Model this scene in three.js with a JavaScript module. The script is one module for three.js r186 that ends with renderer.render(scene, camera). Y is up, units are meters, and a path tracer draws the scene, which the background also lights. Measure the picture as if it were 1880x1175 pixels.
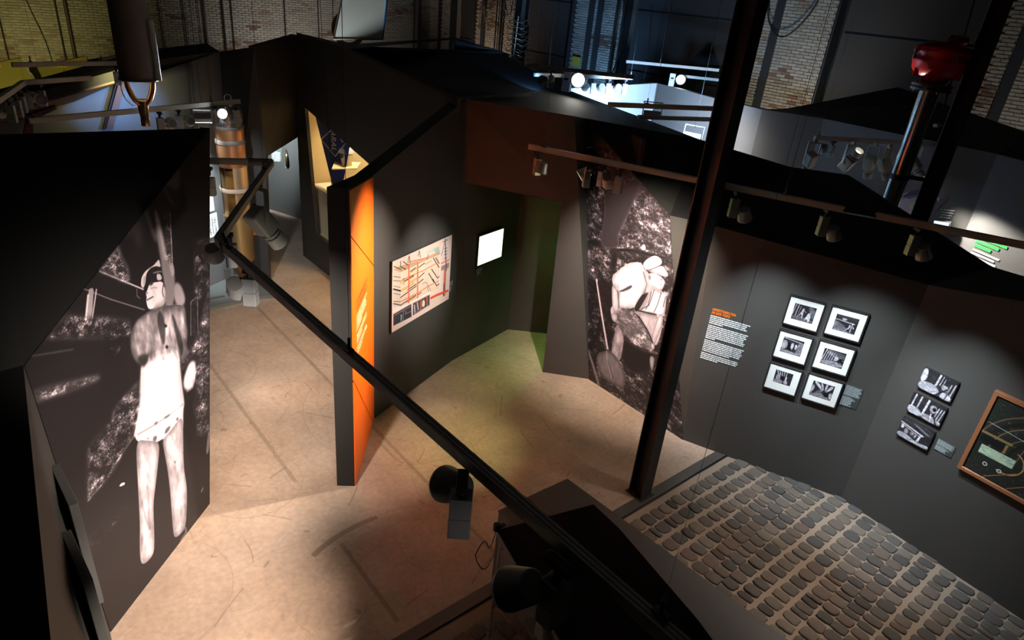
import * as THREE from 'three';
import { mergeGeometries } from 'three/addons/utils/BufferGeometryUtils.js';
import { RoundedBoxGeometry } from 'three/addons/geometries/RoundedBoxGeometry.js';
import { ImprovedNoise } from 'three/addons/math/ImprovedNoise.js';
import { RectAreaLightUniformsLib } from 'three/addons/lights/RectAreaLightUniformsLib.js';

// ---------- camera, exposure, hall light ----------
RectAreaLightUniformsLib.init();
const scene = new THREE.Scene();
scene.background = new THREE.Color(0x000000);
const camera = new THREE.PerspectiveCamera(52.02, 1880 / 1175, 0.05, 80);
camera.position.set(0, 5, 0);
camera.up.set(0.2193, 0.8913, -0.3969);
camera.lookAt(0.5987, 4.5547, -0.6658);
const renderer = new THREE.WebGLRenderer({ antialias: true });
renderer.toneMapping = THREE.LinearToneMapping;
renderer.toneMappingExposure = 1.0;
renderer.shadowMap.enabled = true;
// intensities of the lamps, in candela (spots) or luminance (panels); colours of their light
const WARM = [1, 0.865, 0.74], NEUTRAL = [1, 0.95, 0.86], COOL = [0.8, 0.92, 1], BLUE = [0.16, 0.42, 1], YELLOW = [1, 0.86, 0.35], GREEN = [0.6, 1, 0.25];
const HALL = 1.1;          // dim work lights under the hall roof
const SCREEN_GLOW = 12;     // luminance of the small screen in the alcove
const NICHE = 8;          // warm downlights in the display niche

// ---------- helpers ----------
let seed = 7;
const rnd = () => { seed = (seed + 0x6d2b79f5) | 0; let t = Math.imul(seed ^ (seed >>> 15), 1 | seed); t = (t + Math.imul(t ^ (t >>> 7), 61 | t)) ^ t; return ((t ^ (t >>> 14)) >>> 0) / 4294967296; };
const rr = (a, b) => a + (b - a) * rnd();
const V = (p) => new THREE.Vector3(p[0], p[1], p[2]);
const noise3 = new ImprovedNoise();
const fbm = (x, y, z, o = 4) => { let s = 0, a = 0.5; for (let i = 0; i < o; i++) { s += a * noise3.noise(x, y, z + i * 7.3); x *= 2.03; y *= 2.03; a *= 0.5; } return s; };
const taken = {};
function numbered(n) { const k = (taken[n] = (taken[n] ?? -1) + 1); return k ? n + '_' + String(k).padStart(3, '0') : n; }
function mesh(name, geo, mat, parent) {
  const m = new THREE.Mesh(geo, mat); m.name = parent ? name : numbered(name); m.castShadow = m.receiveShadow = true; (parent ?? scene).add(m); return m;
}
function tag(o, label, category, group) { o.userData.label = label; o.userData.category = category; if (group) o.userData.group = group; return o; }
function struct(name, geo, mat, parent) { const m = mesh(name, geo, mat, parent); if (!parent) m.userData.kind = 'structure'; return m; }
function thing(name, label, category, p = [0, 0, 0], group) { const g = new THREE.Group(); g.name = numbered(name); g.position.set(p[0], p[1], p[2]); scene.add(g); return tag(g, label, category, group); }
const box = (w, h, d, x = 0, y = 0, z = 0) => new THREE.BoxGeometry(w, h, d).translate(x, y, z);
const rbox = (w, h, d, r = 0.006, x = 0, y = 0, z = 0) => new RoundedBoxGeometry(w, h, d, 2, r).translate(x, y, z);
const cyl = (r1, r2, h, n = 24) => new THREE.CylinderGeometry(r1, r2, h, n);
const join = (...g) => mergeGeometries(g.flat().map((q) => { const n = q.index ? q.toNonIndexed() : q; for (const k of Object.keys(n.attributes)) if (!['position', 'normal', 'uv'].includes(k)) n.deleteAttribute(k); return n; }));
// a cylinder or box whose long axis runs from a to b
function between(a, b, geoOf) { const A = V(a), B = V(b), d = B.clone().sub(A), g = geoOf(d.length()); const q = new THREE.Quaternion().setFromUnitVectors(new THREE.Vector3(0, 1, 0), d.clone().normalize()); return g.applyQuaternion(q).translate(...A.add(B).multiplyScalar(0.5).toArray()); }
const rod = (a, b, r, n = 8) => between(a, b, (l) => cyl(r, r, l, n));
const tube = (pts, r, seg = 60, n = 6, closed = false) => new THREE.TubeGeometry(new THREE.CatmullRomCurve3(pts.map(V), closed), seg, r, n, closed);
const CAM = new THREE.Vector3(0, 5, 0);
// a slab whose visible face is the polygon pts (3-D points in order, holes allowed); its thickness th goes away from the visitor's side.
// uv are metres along the face: u horizontal, v up, measured from the point uv0.
function slab(pts, th, { holes = [], uv0 = null, flip = false, toward = CAM } = {}) {
  const P = pts.map(V), H = holes.map((h) => h.map(V)), n = new THREE.Vector3();
  for (let i = 0; i < P.length; i++) { const a = P[i], b = P[(i + 1) % P.length]; n.x += (a.y - b.y) * (a.z + b.z); n.y += (a.z - b.z) * (a.x + b.x); n.z += (a.x - b.x) * (a.y + b.y); }
  n.normalize();
  const c = P.reduce((s, p) => s.add(p), new THREE.Vector3()).divideScalar(P.length);
  if (n.dot(toward.clone().sub(c)) < 0) n.negate();
  if (flip) n.negate();
  const up = Math.abs(n.y) > 0.95 ? new THREE.Vector3(0, 0, -1) : new THREE.Vector3(0, 1, 0), u = up.clone().cross(n).normalize(), v = n.clone().cross(u), o = uv0 ? V(uv0) : P[0].clone();
  const to2 = (p) => new THREE.Vector2(p.clone().sub(o).dot(u), p.clone().sub(o).dot(v));
  const c2 = P.map(to2), h2 = H.map((h) => h.map(to2));
  const tri = THREE.ShapeUtils.triangulateShape(c2, h2), all = [...P, ...H.flat()], all2 = [...c2, ...h2.flat()];
  const pos = [], uv = [];
  const put = (p, q) => { pos.push(p.x, p.y, p.z); uv.push(q.x, q.y); };
  const back = (p) => p.clone().addScaledVector(n, -th);
  for (const [i, j, k] of tri) {
    const nn = all[j].clone().sub(all[i]).cross(all[k].clone().sub(all[i])), f = nn.dot(n) > 0 ? [i, j, k] : [i, k, j];
    for (const t of f) put(all[t], all2[t]);
    for (const t of [f[0], f[2], f[1]]) put(back(all[t]), all2[t]);
  }
  for (const ring of [P, ...H]) {
    const hole = ring !== P;
    for (let i = 0; i < ring.length; i++) {
      let a = ring[i], b = ring[(i + 1) % ring.length];
      const q = [a, b, back(b), back(a)], e = to2(a), f = to2(b);
      const nn = q[1].clone().sub(q[0]).cross(q[2].clone().sub(q[0])), mid = a.clone().add(b).multiplyScalar(0.5);
      const inside = ring.reduce((s, p) => s.add(p), new THREE.Vector3()).divideScalar(ring.length);
      const out = mid.sub(inside).dot(nn) > 0 !== hole;
      const T = out ? [0, 1, 2, 0, 2, 3] : [0, 2, 1, 0, 3, 2], Q = [e, f, f, e];
      for (const t of T) put(q[t], Q[t]);
    }
  }
  const g = new THREE.BufferGeometry();
  g.setAttribute('position', new THREE.Float32BufferAttribute(pos, 3));
  g.setAttribute('uv', new THREE.Float32BufferAttribute(uv, 2));
  g.computeVertexNormals();
  return g;
}
// ---------- computed textures ----------
const canvas = (w, h) => { const c = document.createElement('canvas'); c.width = w; c.height = h; return [c, c.getContext('2d')]; };
function ctex(c, repeat) { const t = new THREE.CanvasTexture(c); t.colorSpace = THREE.SRGBColorSpace; t.magFilter = THREE.LinearFilter; t.wrapS = t.wrapT = repeat ? THREE.RepeatWrapping : THREE.ClampToEdgeWrapping; return t; }
function dataTex(n, f, srgb) {   // n x n tiling grey/colour texture from f(x, y) in 0..1
  const d = new Uint8Array(n * n * 4);
  for (let y = 0; y < n; y++) for (let x = 0; x < n; x++) { const v = f(x / n, y / n), i = (y * n + x) * 4; const c = Array.isArray(v) ? v : [v, v, v]; for (let k = 0; k < 3; k++) d[i + k] = Math.max(0, Math.min(255, c[k] * 255)); d[i + 3] = 255; }
  const t = new THREE.DataTexture(d, n, n); t.magFilter = THREE.LinearFilter; t.wrapS = t.wrapT = THREE.RepeatWrapping; if (srgb) t.colorSpace = THREE.SRGBColorSpace; t.needsUpdate = true; return t;
}
const tile = (x, y, f, s, z, o = 4) => { // periodic noise: blend of four shifted copies
  const a = fbm(x * f, y * f, z, o), b = fbm((x - 1) * f, y * f, z, o), c = fbm(x * f, (y - 1) * f, z, o), d = fbm((x - 1) * f, (y - 1) * f, z, o);
  return 0.5 + s * (a * (1 - x) * (1 - y) + b * x * (1 - y) + c * (1 - x) * y + d * x * y);
};
const grainTex = dataTex(256, (x, y) => tile(x, y, 24, 1.2, 3.3, 4));
const speckTex = dataTex(256, (x, y) => 0.5 + 0.5 * (rnd() - 0.5) + 0.6 * (tile(x, y, 40, 1, 9.1, 3) - 0.5));
const std = (rgb, rough = 0.7, metal = 0, extra = {}) => new THREE.MeshStandardMaterial({ color: new THREE.Color().setRGB(...rgb), roughness: rough, metalness: metal, ...extra });
const glow = (rgb, k) => new THREE.MeshStandardMaterial({ color: 0x000000, emissive: new THREE.Color().setRGB(...rgb), emissiveIntensity: k });
const bump = (t, s, r) => { const q = t.clone(); q.repeat.set(r, r); q.needsUpdate = true; return { bumpMap: q, bumpScale: s }; };
const M = {
  paint: std([0.052, 0.049, 0.045], 0.62, 0, bump(grainTex, 0.0006, 2.2)),          // dark grey wall paint
  paintWarm: std([0.048, 0.043, 0.040], 0.62, 0, bump(grainTex, 0.0006, 2.2)),
  roof: std([0.012, 0.012, 0.012], 0.75, 0, bump(grainTex, 0.0008, 1.5)),           // black roof boarding
  fin: std([0.014, 0.0135, 0.013], 0.75),
  greyWall: std([0.20, 0.19, 0.18], 0.7, 0, bump(grainTex, 0.0006, 2.2)),           // lighter grey of the neighbouring galleries
  whiteWall: std([0.72, 0.74, 0.76], 0.7),
  olive: std([0.34, 0.29, 0.02], 0.7),
  orange: std([0.95, 0.20, 0.006], 0.5),
  steel: std([0.032, 0.027, 0.026], 0.5, 0.25, bump(grainTex, 0.0006, 6)),
  black: std([0.012, 0.012, 0.013], 0.55),
  lampBlack: std([0.26, 0.27, 0.29], 0.5, 0.1),
  lampSilver: std([0.42, 0.42, 0.40], 0.45, 0.35),
  rail: std([0.52, 0.50, 0.46], 0.5),
  railPale: std([0.58, 0.54, 0.48], 0.5),
  railDark: std([0.05, 0.05, 0.048], 0.5, 0.3),
  wire: std([0.12, 0.12, 0.12], 0.4, 0.6),
  cable: std([0.012, 0.012, 0.012], 0.6),
  lens: std([0.75, 0.75, 0.72], 0.15, 0.6),
  cream: std([0.80, 0.66, 0.40], 0.6),
  glassPane: new THREE.MeshPhysicalMaterial({ color: 0xffffff, roughness: 0.02, transmission: 1, thickness: 0, ior: 1.5 }),
};
// ---------- floor ----------
function paintFloor() {
  const W = 2048, [c, g] = canvas(W, W), S = W / 13, X = (x) => (x + 0.8) * S, Y = (z) => (z + 15.6) * S;  // 13 x 13 m of concrete
  const im = g.createImageData(W, W), d = im.data;
  for (let y = 0; y < W; y++) for (let x = 0; x < W; x++) {
    const u = x / S, v = y / S;
    const big = fbm(u * 0.55, v * 0.55, 1.7, 4), mid = fbm(u * 2.1, v * 2.1, 5.1, 4), fine = fbm(u * 22, v * 22, 8.4, 3), vein = Math.abs(fbm(u * 3.1 + mid, v * 3.1, 12.2, 3));
    let k = 0.86 + 0.24 * big + 0.11 * mid + 0.11 * fine + (rnd() - 0.5) * 0.03;
    if (vein < 0.012) k -= 0.07 * (1 - vein / 0.012);
    const warm = 0.5 + fbm(u * 0.8 + 9, v * 0.8, 21, 3);
    const i = (y * W + x) * 4;
    d[i] = 194 * k + 7 * warm; d[i + 1] = 171 * k - 2 * warm; d[i + 2] = 154 * k - 9 * warm; d[i + 3] = 255;
  }
  g.putImageData(im, 0, 0);
  // filled saw joints
  g.fillStyle = 'rgba(92,76,60,0.3)';
  for (const [x, z0, z1] of [[3.28, -9.9, -7.0], [3.28, -6.5, -3.5], [2.09, -8.7, -5.6], [2.09, -4.5, -3.42]]) for (let z = z0; z < z1; z += 0.02) g.fillRect(X(x - 0.025 + rr(-0.004, 0.004)), Y(z), 0.045 * S, 0.022 * S);
  g.lineCap = 'round';
  // tyre arcs, scuffs and cracks
  const arc = (x, z, r, a, b, w, al) => { g.strokeStyle = 'rgba(84,66,50,' + al + ')'; g.lineWidth = w * S; g.beginPath(); g.arc(X(x), Y(z), r * S, a, b); g.stroke(); };
  for (let k = 0; k < 46; k++) { arc(rr(0.4, 6.2), rr(-9.5, -3.6), rr(0.3, 1.3), rr(0, 6.3), rr(0, 6.3), rr(0.004, 0.012), rr(0.08, 0.2)); }
  g.lineCap = 'butt';
  g.strokeStyle = 'rgba(84,66,50,0.4)'; g.lineWidth = 0.06 * S; g.beginPath(); g.moveTo(X(1.8), Y(-4.5)); g.quadraticCurveTo(X(2.12), Y(-4.66), X(2.56), Y(-4.62)); g.stroke();
  g.lineCap = 'round';
  for (let k = 0; k < 90; k++) { const x = rr(0.3, 6.3), z = rr(-9, -3.4), a = rr(0, 6.3), l = rr(0.05, 0.5); g.strokeStyle = 'rgba(70,52,40,' + rr(0.15, 0.45) + ')'; g.lineWidth = rr(0.004, 0.016) * S; g.beginPath(); g.moveTo(X(x), Y(z)); g.quadraticCurveTo(X(x + l * 0.5 * Math.cos(a) + rr(-0.05, 0.05)), Y(z + l * 0.5 * Math.sin(a)), X(x + l * Math.cos(a)), Y(z + l * Math.sin(a))); g.stroke(); }
  for (let k = 0; k < 70; k++) { g.fillStyle = 'rgba(96,76,58,' + rr(0.1, 0.35) + ')'; g.beginPath(); g.ellipse(X(rr(0.3, 6.3)), Y(rr(-9, -3.4)), rr(0.01, 0.06) * S, rr(0.01, 0.03) * S, rr(0, 3), 0, 6.3); g.fill(); }
  for (let k = 0; k < 26; k++) { let x = rr(0.2, 6), z = rr(-10, -3.3), a = rr(0, 6.3); g.strokeStyle = 'rgba(120,78,48,' + rr(0.2, 0.42) + ')'; g.lineWidth = 0.005 * S; g.beginPath(); g.moveTo(X(x), Y(z)); for (let s = 0; s < 14; s++) { a += rr(-0.7, 0.7); x += 0.07 * Math.cos(a); z += 0.07 * Math.sin(a); g.lineTo(X(x), Y(z)); } g.stroke(); }
  g.fillStyle = 'rgba(225,205,180,0.8)';
  for (const [x, z, w] of [[1.55, -3.48, 0.16], [1.75, -3.62, 0.1]]) { g.beginPath(); for (let k = 0; k < 12; k++) { const a = k / 12 * 6.28, q = rr(0.5, 1); g.lineTo(X(x + w * q * Math.cos(a)), Y(z + w * 0.3 * q * Math.sin(a))); } g.fill(); }
  return ctex(c);
}
{
  const floorMat = new THREE.MeshStandardMaterial({ map: paintFloor(), roughness: 0.58, ...bump(grainTex, 0.0012, 9) });
  const g = new THREE.BoxGeometry(13, 0.2, 12.32).translate(5.7, -0.1, -9.44);
  const p = g.attributes.position, uv = g.attributes.uv;
  for (let i = 0; i < p.count; i++) uv.setXY(i, (p.getX(i) + 0.8) / 13, 1 - (p.getZ(i) + 15.6) / 13);
  struct('floor', g, floorMat);
  const plain = std([0.42, 0.36, 0.29], 0.7);
  struct('floor', join(box(30, 0.2, 18.6, 3, -0.12, -24.9), box(12.2, 0.2, 12.4, -6.9, -0.12, -9.4), box(6, 0.2, 12.4, 15.2, -0.12, -9.4), box(10.4, 0.2, 9.7, 13, -0.12, 1.6), box(12, 0.2, 9.7, -6.8, -0.12, 1.6), box(8.6, 0.2, 4.6, 3.5, -0.12, 4.2)), plain);
}
// steel edge strip between concrete and cobbles, a low strip and a recessed groove
struct('trim_1', join(box(8.2, 0.2, 0.125, 2.75, -0.097, -3.215)), std([0.10, 0.088, 0.08], 0.5, 0.4, bump(grainTex, 0.001, 8)));
struct('trim_2', box(8.2, 0.2, 0.014, 2.75, -0.106, -3.135), std([0.05, 0.045, 0.04], 0.5, 0.5));
// ---------- cobbled pavement: sanded bed and single stones ----------
{
  const bedMat = new THREE.MeshStandardMaterial({ color: new THREE.Color().setRGB(0.29, 0.215, 0.16), roughness: 0.9, ...bump(speckTex, 0.004, 3) });
  const bed = new THREE.PlaneGeometry(8.2, 3.9, 164, 78).rotateX(-Math.PI / 2).translate(3.3, 0, -1.18);
  const bp = bed.attributes.position, bu = bed.attributes.uv;
  for (let i = 0; i < bp.count; i++) { bp.setY(i, -0.007 + 0.008 * fbm(bp.getX(i) * 3, bp.getZ(i) * 3, 4.4, 3)); bu.setXY(i, bp.getX(i), bp.getZ(i)); }
  bed.computeVertexNormals();
  const pavement = struct('pavement', join(bed, box(8.2, 0.1, 3.9, 3.3, -0.09, -1.18)), bedMat);
  // stones: a few outlines, each a ring with a rounded, slightly hollow top
  const stoneGeo = () => {
    const n = 14, pos = [], idx = [], rings = [[1.0, -0.05], [0.99, -0.002], [0.93, 0.008], [0.6, 0.012]], w = [];
    for (let k = 0; k < n; k++) { const a = k / n * 6.2832, c = Math.cos(a), s = Math.sin(a), q = Math.pow(Math.pow(Math.abs(c), 5.5) + Math.pow(Math.abs(s), 5.5), -1 / 5.5) * rr(0.93, 1.05); w.push([c * q * 0.5, s * q * 0.5]); }
    const tilt = [rr(-0.05, 0.05), rr(-0.05, 0.05)];
    for (const [f, y] of rings) for (const [x, z] of w) pos.push(x * f, y + (y > -0.01 ? rr(-0.0025, 0.0025) + x * tilt[0] * 0.16 + z * tilt[1] * 0.16 : 0), z * f);
    pos.push(0, rr(0.010, 0.016), 0);
    for (let r = 0; r < 3; r++) for (let k = 0; k < n; k++) { const a = r * n + k, b = r * n + (k + 1) % n; idx.push(a, a + n, b, b, a + n, b + n); }
    for (let k = 0; k < n; k++) idx.push(3 * n + k, 4 * n, 3 * n + (k + 1) % n);
    const g = new THREE.BufferGeometry(); g.setAttribute('position', new THREE.Float32BufferAttribute(pos, 3)); g.setIndex(idx);
    g.setAttribute('uv', new THREE.Float32BufferAttribute(pos.flatMap((_, i) => i % 3 ? [] : [pos[i] * 0.16, pos[i + 2] * 0.16]), 2)); g.computeVertexNormals(); return g;
  };
  const geos = Array.from({ length: 16 }, stoneGeo);
  const mats = [[0.15, 0.118, 0.098], [0.125, 0.105, 0.092], [0.18, 0.145, 0.118], [0.11, 0.093, 0.083], [0.17, 0.124, 0.10], [0.135, 0.118, 0.102], [0.21, 0.17, 0.138], [0.095, 0.084, 0.078]].map((c) => std(c, 0.72, 0, bump(speckTex, 0.006, 7)));
  const P = new THREE.Vector3(), list = [];
  camera.updateMatrixWorld(); camera.updateProjectionMatrix();
  for (let z = -3.03, row = 0; z < 0.7; row++) {
    const pitch = rr(0.165, 0.185);
    for (let x = 0.4 + rr(0, 0.1); x < 7.3;) {
      let w = rnd() < 0.13 ? rr(0.075, 0.10) : rr(0.122, 0.178);
      const cx = x + w / 2, cz = z + pitch / 2 + rr(-0.008, 0.008) + 0.03 * Math.sin(x * 0.9 + row);
      const edge = cz < -1.88 ? 6.5 + (cz + 3.67) * 0.402 : 7.22 - (cz + 1.88) * 0.098;
      const inCase = cx > 2.99 && cx < 3.86 && cz > -3.2 && cz < 0.4;
      if (cx - 0.03 < edge && !inCase) {
        P.set(cx, 0, cz).project(camera);
        const seen = Math.abs(P.x) < 1.03 && Math.abs(P.y) < 1.03 && !(cx < 4.9 && cx > 3.86 && cz > 0.2);
        list.push({ cx, cz, w: w - rr(0.010, 0.020), l: pitch - rr(0.012, 0.026), seen, d: CAM.distanceTo(new THREE.Vector3(cx, 0, cz)) });
      }
      x += w;
    }
    z += pitch;
  }
  const shown = list.filter((s) => s.seen).sort((a, b) => a.d - b.d), single = new Set(shown.slice(0, 300)), rest = shown.slice(300).concat(list.filter((s) => !s.seen));
  const place = (s, o) => { o.position.set(s.cx, rr(-0.003, 0.004), s.cz); o.rotation.set(rr(-0.02, 0.02), rr(-0.05, 0.05) + (rnd() < 0.5 ? Math.PI : 0), rr(-0.02, 0.02)); o.scale.set(s.w, 1, s.l); };
  for (const s of single) place(s, mesh('cobblestone', geos[Math.floor(rnd() * 16)], mats[Math.floor(rnd() * 8)], pavement));
  const parts = rest.map((s) => { const o = new THREE.Object3D(); place(s, o); o.updateMatrix(); const g = geos[Math.floor(rnd() * 16)].clone().applyMatrix4(o.matrix); const c = new THREE.Color().setRGB(...[[0.135, 0.115, 0.10], [0.115, 0.105, 0.098], [0.16, 0.135, 0.112], [0.10, 0.092, 0.088]][Math.floor(rnd() * 4)]); g.setAttribute('color', new THREE.Float32BufferAttribute(Array.from({ length: g.attributes.position.count }, () => c.toArray()).flat(), 3)); return g; });
  const more = mesh('cobblestones', mergeGeometries(parts), new THREE.MeshStandardMaterial({ vertexColors: true, roughness: 0.72, ...bump(speckTex, 0.006, 7) }), pavement);
  more.userData.kind = 'stuff';
}
// ---------- the folded exhibition walls ----------
const wall = (pts, th = 0.08, mat = M.paint, o) => struct('partition', slab(pts, th, o), mat);
const roof = (pts, th = 0.05, mat = M.roof, o) => struct('roof', slab(pts, th, o), mat);
// mural wall on the near side, its return toward the visitor and its black roof
const m0 = [0.12, 0, -4.67], m1 = [1.23, 0, -5.74], m2 = [1.80, 3.67, -6.29], m3 = [0.04, 2.62, -4.59];
wall([m0, m1, m2, m3]);
const n0 = [-0.127, 2.62, -2.31], n1 = [-0.34, 2.62, 0.9], n2 = [-0.26, 0, 0.9];
wall([m3, m0, n2, n1, n0], 0.1, M.paint, { toward: new THREE.Vector3(2, 3, -3) });
roof([m2, m3, [-3.0, 2.62, -4.2], [-2.4, 3.67, -6.56], [0.296, 3.67, -6.383]], 0.06);
roof([m3, n0, n1, [-3.0, 2.62, 0.9], [-3.0, 2.62, -4.2]], 0.06);
// fin with the orange end and the wall behind it: a thick wall, open plan outline, own heights
function thickWall(front, back, mat) { // rows of [x, z, top]
  const pos = [], q = (a, b, c, d) => pos.push(...a, ...b, ...c, ...a, ...c, ...d), lo = (p) => [p[0], 0, p[1]], hi = (p) => [p[0], p[2], p[1]];
  for (let i = 0; i + 1 < front.length; i++) { q(lo(front[i]), lo(front[i + 1]), hi(front[i + 1]), hi(front[i])); q(lo(back[i + 1]), lo(back[i]), hi(back[i]), hi(back[i + 1])); q(hi(front[i]), hi(front[i + 1]), hi(back[i + 1]), hi(back[i])); q(lo(back[i]), lo(back[i + 1]), lo(front[i + 1]), lo(front[i])); }
  q(lo(back[0]), lo(front[0]), hi(front[0]), hi(back[0])); const n = front.length - 1; q(lo(front[n]), lo(back[n]), hi(back[n]), hi(front[n]));
  const g = new THREE.BufferGeometry(); g.setAttribute('position', new THREE.Float32BufferAttribute(pos, 3)); g.computeVertexNormals();
  const uv = []; for (let i = 0; i < pos.length; i += 3) uv.push(pos[i] + pos[i + 2], pos[i + 1]); g.setAttribute('uv', new THREE.Float32BufferAttribute(uv, 2)); return g;
}
struct('partition', thickWall([[2.585, -5.172, 3.34], [3.36, -6.17, 3.13]], [[2.43, -5.28, 3.34], [3.229, -6.322, 3.11]], M.fin), M.fin);
struct('partition', thickWall([[3.36, -6.17, 3.13], [5.05, -6.865, 3.77], [6.44, -7.24, 3.77]], [[3.229, -6.322, 3.11], [4.98, -7.04, 3.75], [6.44, -7.43, 3.75]], M.paint), M.paint);
// alcove behind the doorway
wall([[6.44, 0, -7.24], [7.3, 0, -6.45], [7.3, 3.6, -6.45], [6.44, 3.6, -7.24]]);
wall([[7.3, 0, -6.45], [6.62, 0, -5.3], [6.62, 3.5, -5.3], [7.3, 3.5, -6.45]], 0.06, M.paint, { toward: new THREE.Vector3(6.5, 2, -6.4) });
// doorway wall with lintel and slanted jamb
const t2 = [5.05, 3.77, -6.865], t3 = [6.5, 3.61, -6.18], q0 = [6.5, 2.77, -4.58], d0 = [6.03, 0, -5.91], d1 = [6.5, 0, -5.4], d2 = [6.003,2.597,-5.938], d3 = [5.097,2.703,-6.919];
wall([d0, d1, [6.02, 3.7, -5.93], d2], 0.07); 
wall([d1, t3, [6.02, 3.7, -5.93]], 0.05);
wall([d2, [6.02, 3.7, -5.93], t3, t2, d3], 0.07);
// second mural wall
wall([d1, [6.5, 0, -3.67], q0, t3], 0.08);
// long wall with the framed photographs, folded once
const r1 = [6.403,2.867,-3.911], r2 = [7.22, 2.77, -1.88], rb = [7.22, 0, -1.88];
wall([[6.5, 0, -3.67], q0, r1], 0.05);
wall([[6.5, 0, -3.67], r1, r2, rb], 0.08);
wall([rb, r2, [7.142,2.933,-1.093], [6.9, 2.98, 1.4], [6.9, 0, 1.4]], 0.08);
// wall with the display niche
const f0 = [4.85, 0, -11.71], T0 = [4.85, 4.03, -11.49], fl = [4.85, 2.3, -11.68], T1 = [4.85, 4.04, -9.54], T2 = [4.85, 3.80, -6.79];
wall([f0, fl, T0, [4.93, 4.02, -11.5], [4.93, 0, -11.72]], 0.02, M.paintWarm, { toward: new THREE.Vector3(4, 2, -14) });
const nicheHole = [[4.85,2.893,-11.306], [4.85, 2.32, -8.3], [4.85, 0.72, -8.3], [4.85,0.649,-10.535], [4.85,0.654,-11.059]];
wall([f0, [4.85, 0, -6.95], T2, T1, T0], 0.06, M.paintWarm, { holes: [nicheHole] });
wall([[4.85, 0, -11.71], [4.85, 3.9, -11.6], [5.62, 3.9, -11.7], [5.62, 0, -11.8]], 0.03, M.paintWarm, { toward: new THREE.Vector3(5, 2, -14) });
// passage lintel and the walls around the tall probe
const j0 = [3.8, 0, -10.76], j1 = [3.961,2.181,-10.909], j2 = [3.902,3.892,-10.855], j3 = [4.94,2.284,-11.794], a1 = [3.38, 0, -11.33], a2 = [3.554,3.748,-11.423];
wall([j1, fl, T0, j2], 0.1, M.paintWarm);
wall([a1, j0, j1, j2, a2], 0.08, M.paintWarm);
wall([[3.058,3.639,-11.144], a2, a1, [2.9, 0, -11.05]], 0.08, std([0.15, 0.15, 0.15], 0.6));
// passage beyond
wall([[4.4, 0, -17.2], [5.31, 0, -14.8], [5.71, 0, -13.73], [6.5, 0, -11.6], [6.5, 3.2, -11.6], [5.71, 3.2, -13.73], [5.31, 3.2, -14.8], [4.4, 3.2, -17.2]], 0.08, std([0.11, 0.108, 0.10], 0.6));
// recessed wall behind the hanging probe, with fascia, soffit and posts
wall([[-1.5, 0, -11.4], [3.1, 0, -11.4], [3.149,3.647,-11.4], [2.599,3.485,-11.4], [2.128,3.391,-11.4], [1.563,3.243,-11.4], [0.6,2.968,-11.4], [-1.5, 2.3, -11.4]], 0.08, std([0.075, 0.075, 0.085], 0.42));
roof([[0.577,3.159,-10.7], [2.428,3.7,-10.7], [2.901,3.766,-10.7], [3.392,3.805,-10.9], [2.991,3.669,-10.9], [2.433,3.527,-10.7], [1.987,3.419,-10.7], [1.453,3.267,-10.7], [0.545,3.007,-10.7], [-1.2, 2.4, -10.7], [-1.2, 2.6, -10.7]], 0.5, M.roof);
wall([[0.545,3.008,-10.69], [1.451,3.269,-10.69], [1.985,3.42,-10.69], [1.448,3.07,-11.2], [0.979,2.871,-11.2], [0.551,2.815,-11.2]], 0.04, std([0.12, 0.07, 0.035], 0.6));
struct('beam', slab([[2.015,3.374,-11], [2.095,3.359,-11], [1.83,2.719,-11], [1.748,2.723,-11]], 0.1), std([0.05, 0.018, 0.012], 0.6));
struct('beam', slab([[1.198,3.052,-11], [1.211,3.023,-11], [0.912,2.875,-11], [0.874,2.675,-11], [0.763,2.666,-11], [0.851,2.934,-11]], 0.1), std([0.06, 0.014, 0.010], 0.6));
// black roofs over the walls
const S0 = [7.768,4.1,-11.055], S1 = [8.777,3.9,-10.813], S2 = [7.734,3.7,-7.879], S3 = [7.593,3.5,-5.133], S4 = [8.863,3.2,-4.465], S5 = [9.33,3.2,-3.85], S6 = [7.906,2.95,-1.581], S7 = [7.845,2.97,-1.292];
const roofGreen = std([0.022, 0.022, 0.018], 0.7, 0, bump(grainTex, 0.0008, 1.5));
roof([T1, T2, S1], 0.04, roofGreen); roof([T2, t2, t3, S2, S1], 0.04, roofGreen); roof([t3, S3, S2], 0.04, roofGreen);
roof([t3, q0, S3], 0.04, roofGreen); roof([q0, r1, S4, S3], 0.04); roof([r1, S5, S4], 0.04); roof([r1, r2, S6, S5], 0.04);
roof([r2, [7.142,2.933,-1.093], [6.9, 2.98, 1.4], [7.9, 2.98, 1.4], S7, S6], 0.04, std([0.085, 0.08, 0.075], 0.7));
roof([T0, T1, S1, S0, [3.508,4.3,-6.968]], 0.04);
// rear faces of that block
const dn = (p) => [p[0], 0, p[2]];
for (const [a, b] of [[S0, S1], [S1, S2], [S2, S3], [S3, S4], [S4, S5], [S5, S6], [S6, S7]]) wall([a, b, dn(b), dn(a)], 0.04, M.paint, { toward: new THREE.Vector3(14, 2, -9) });
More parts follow.
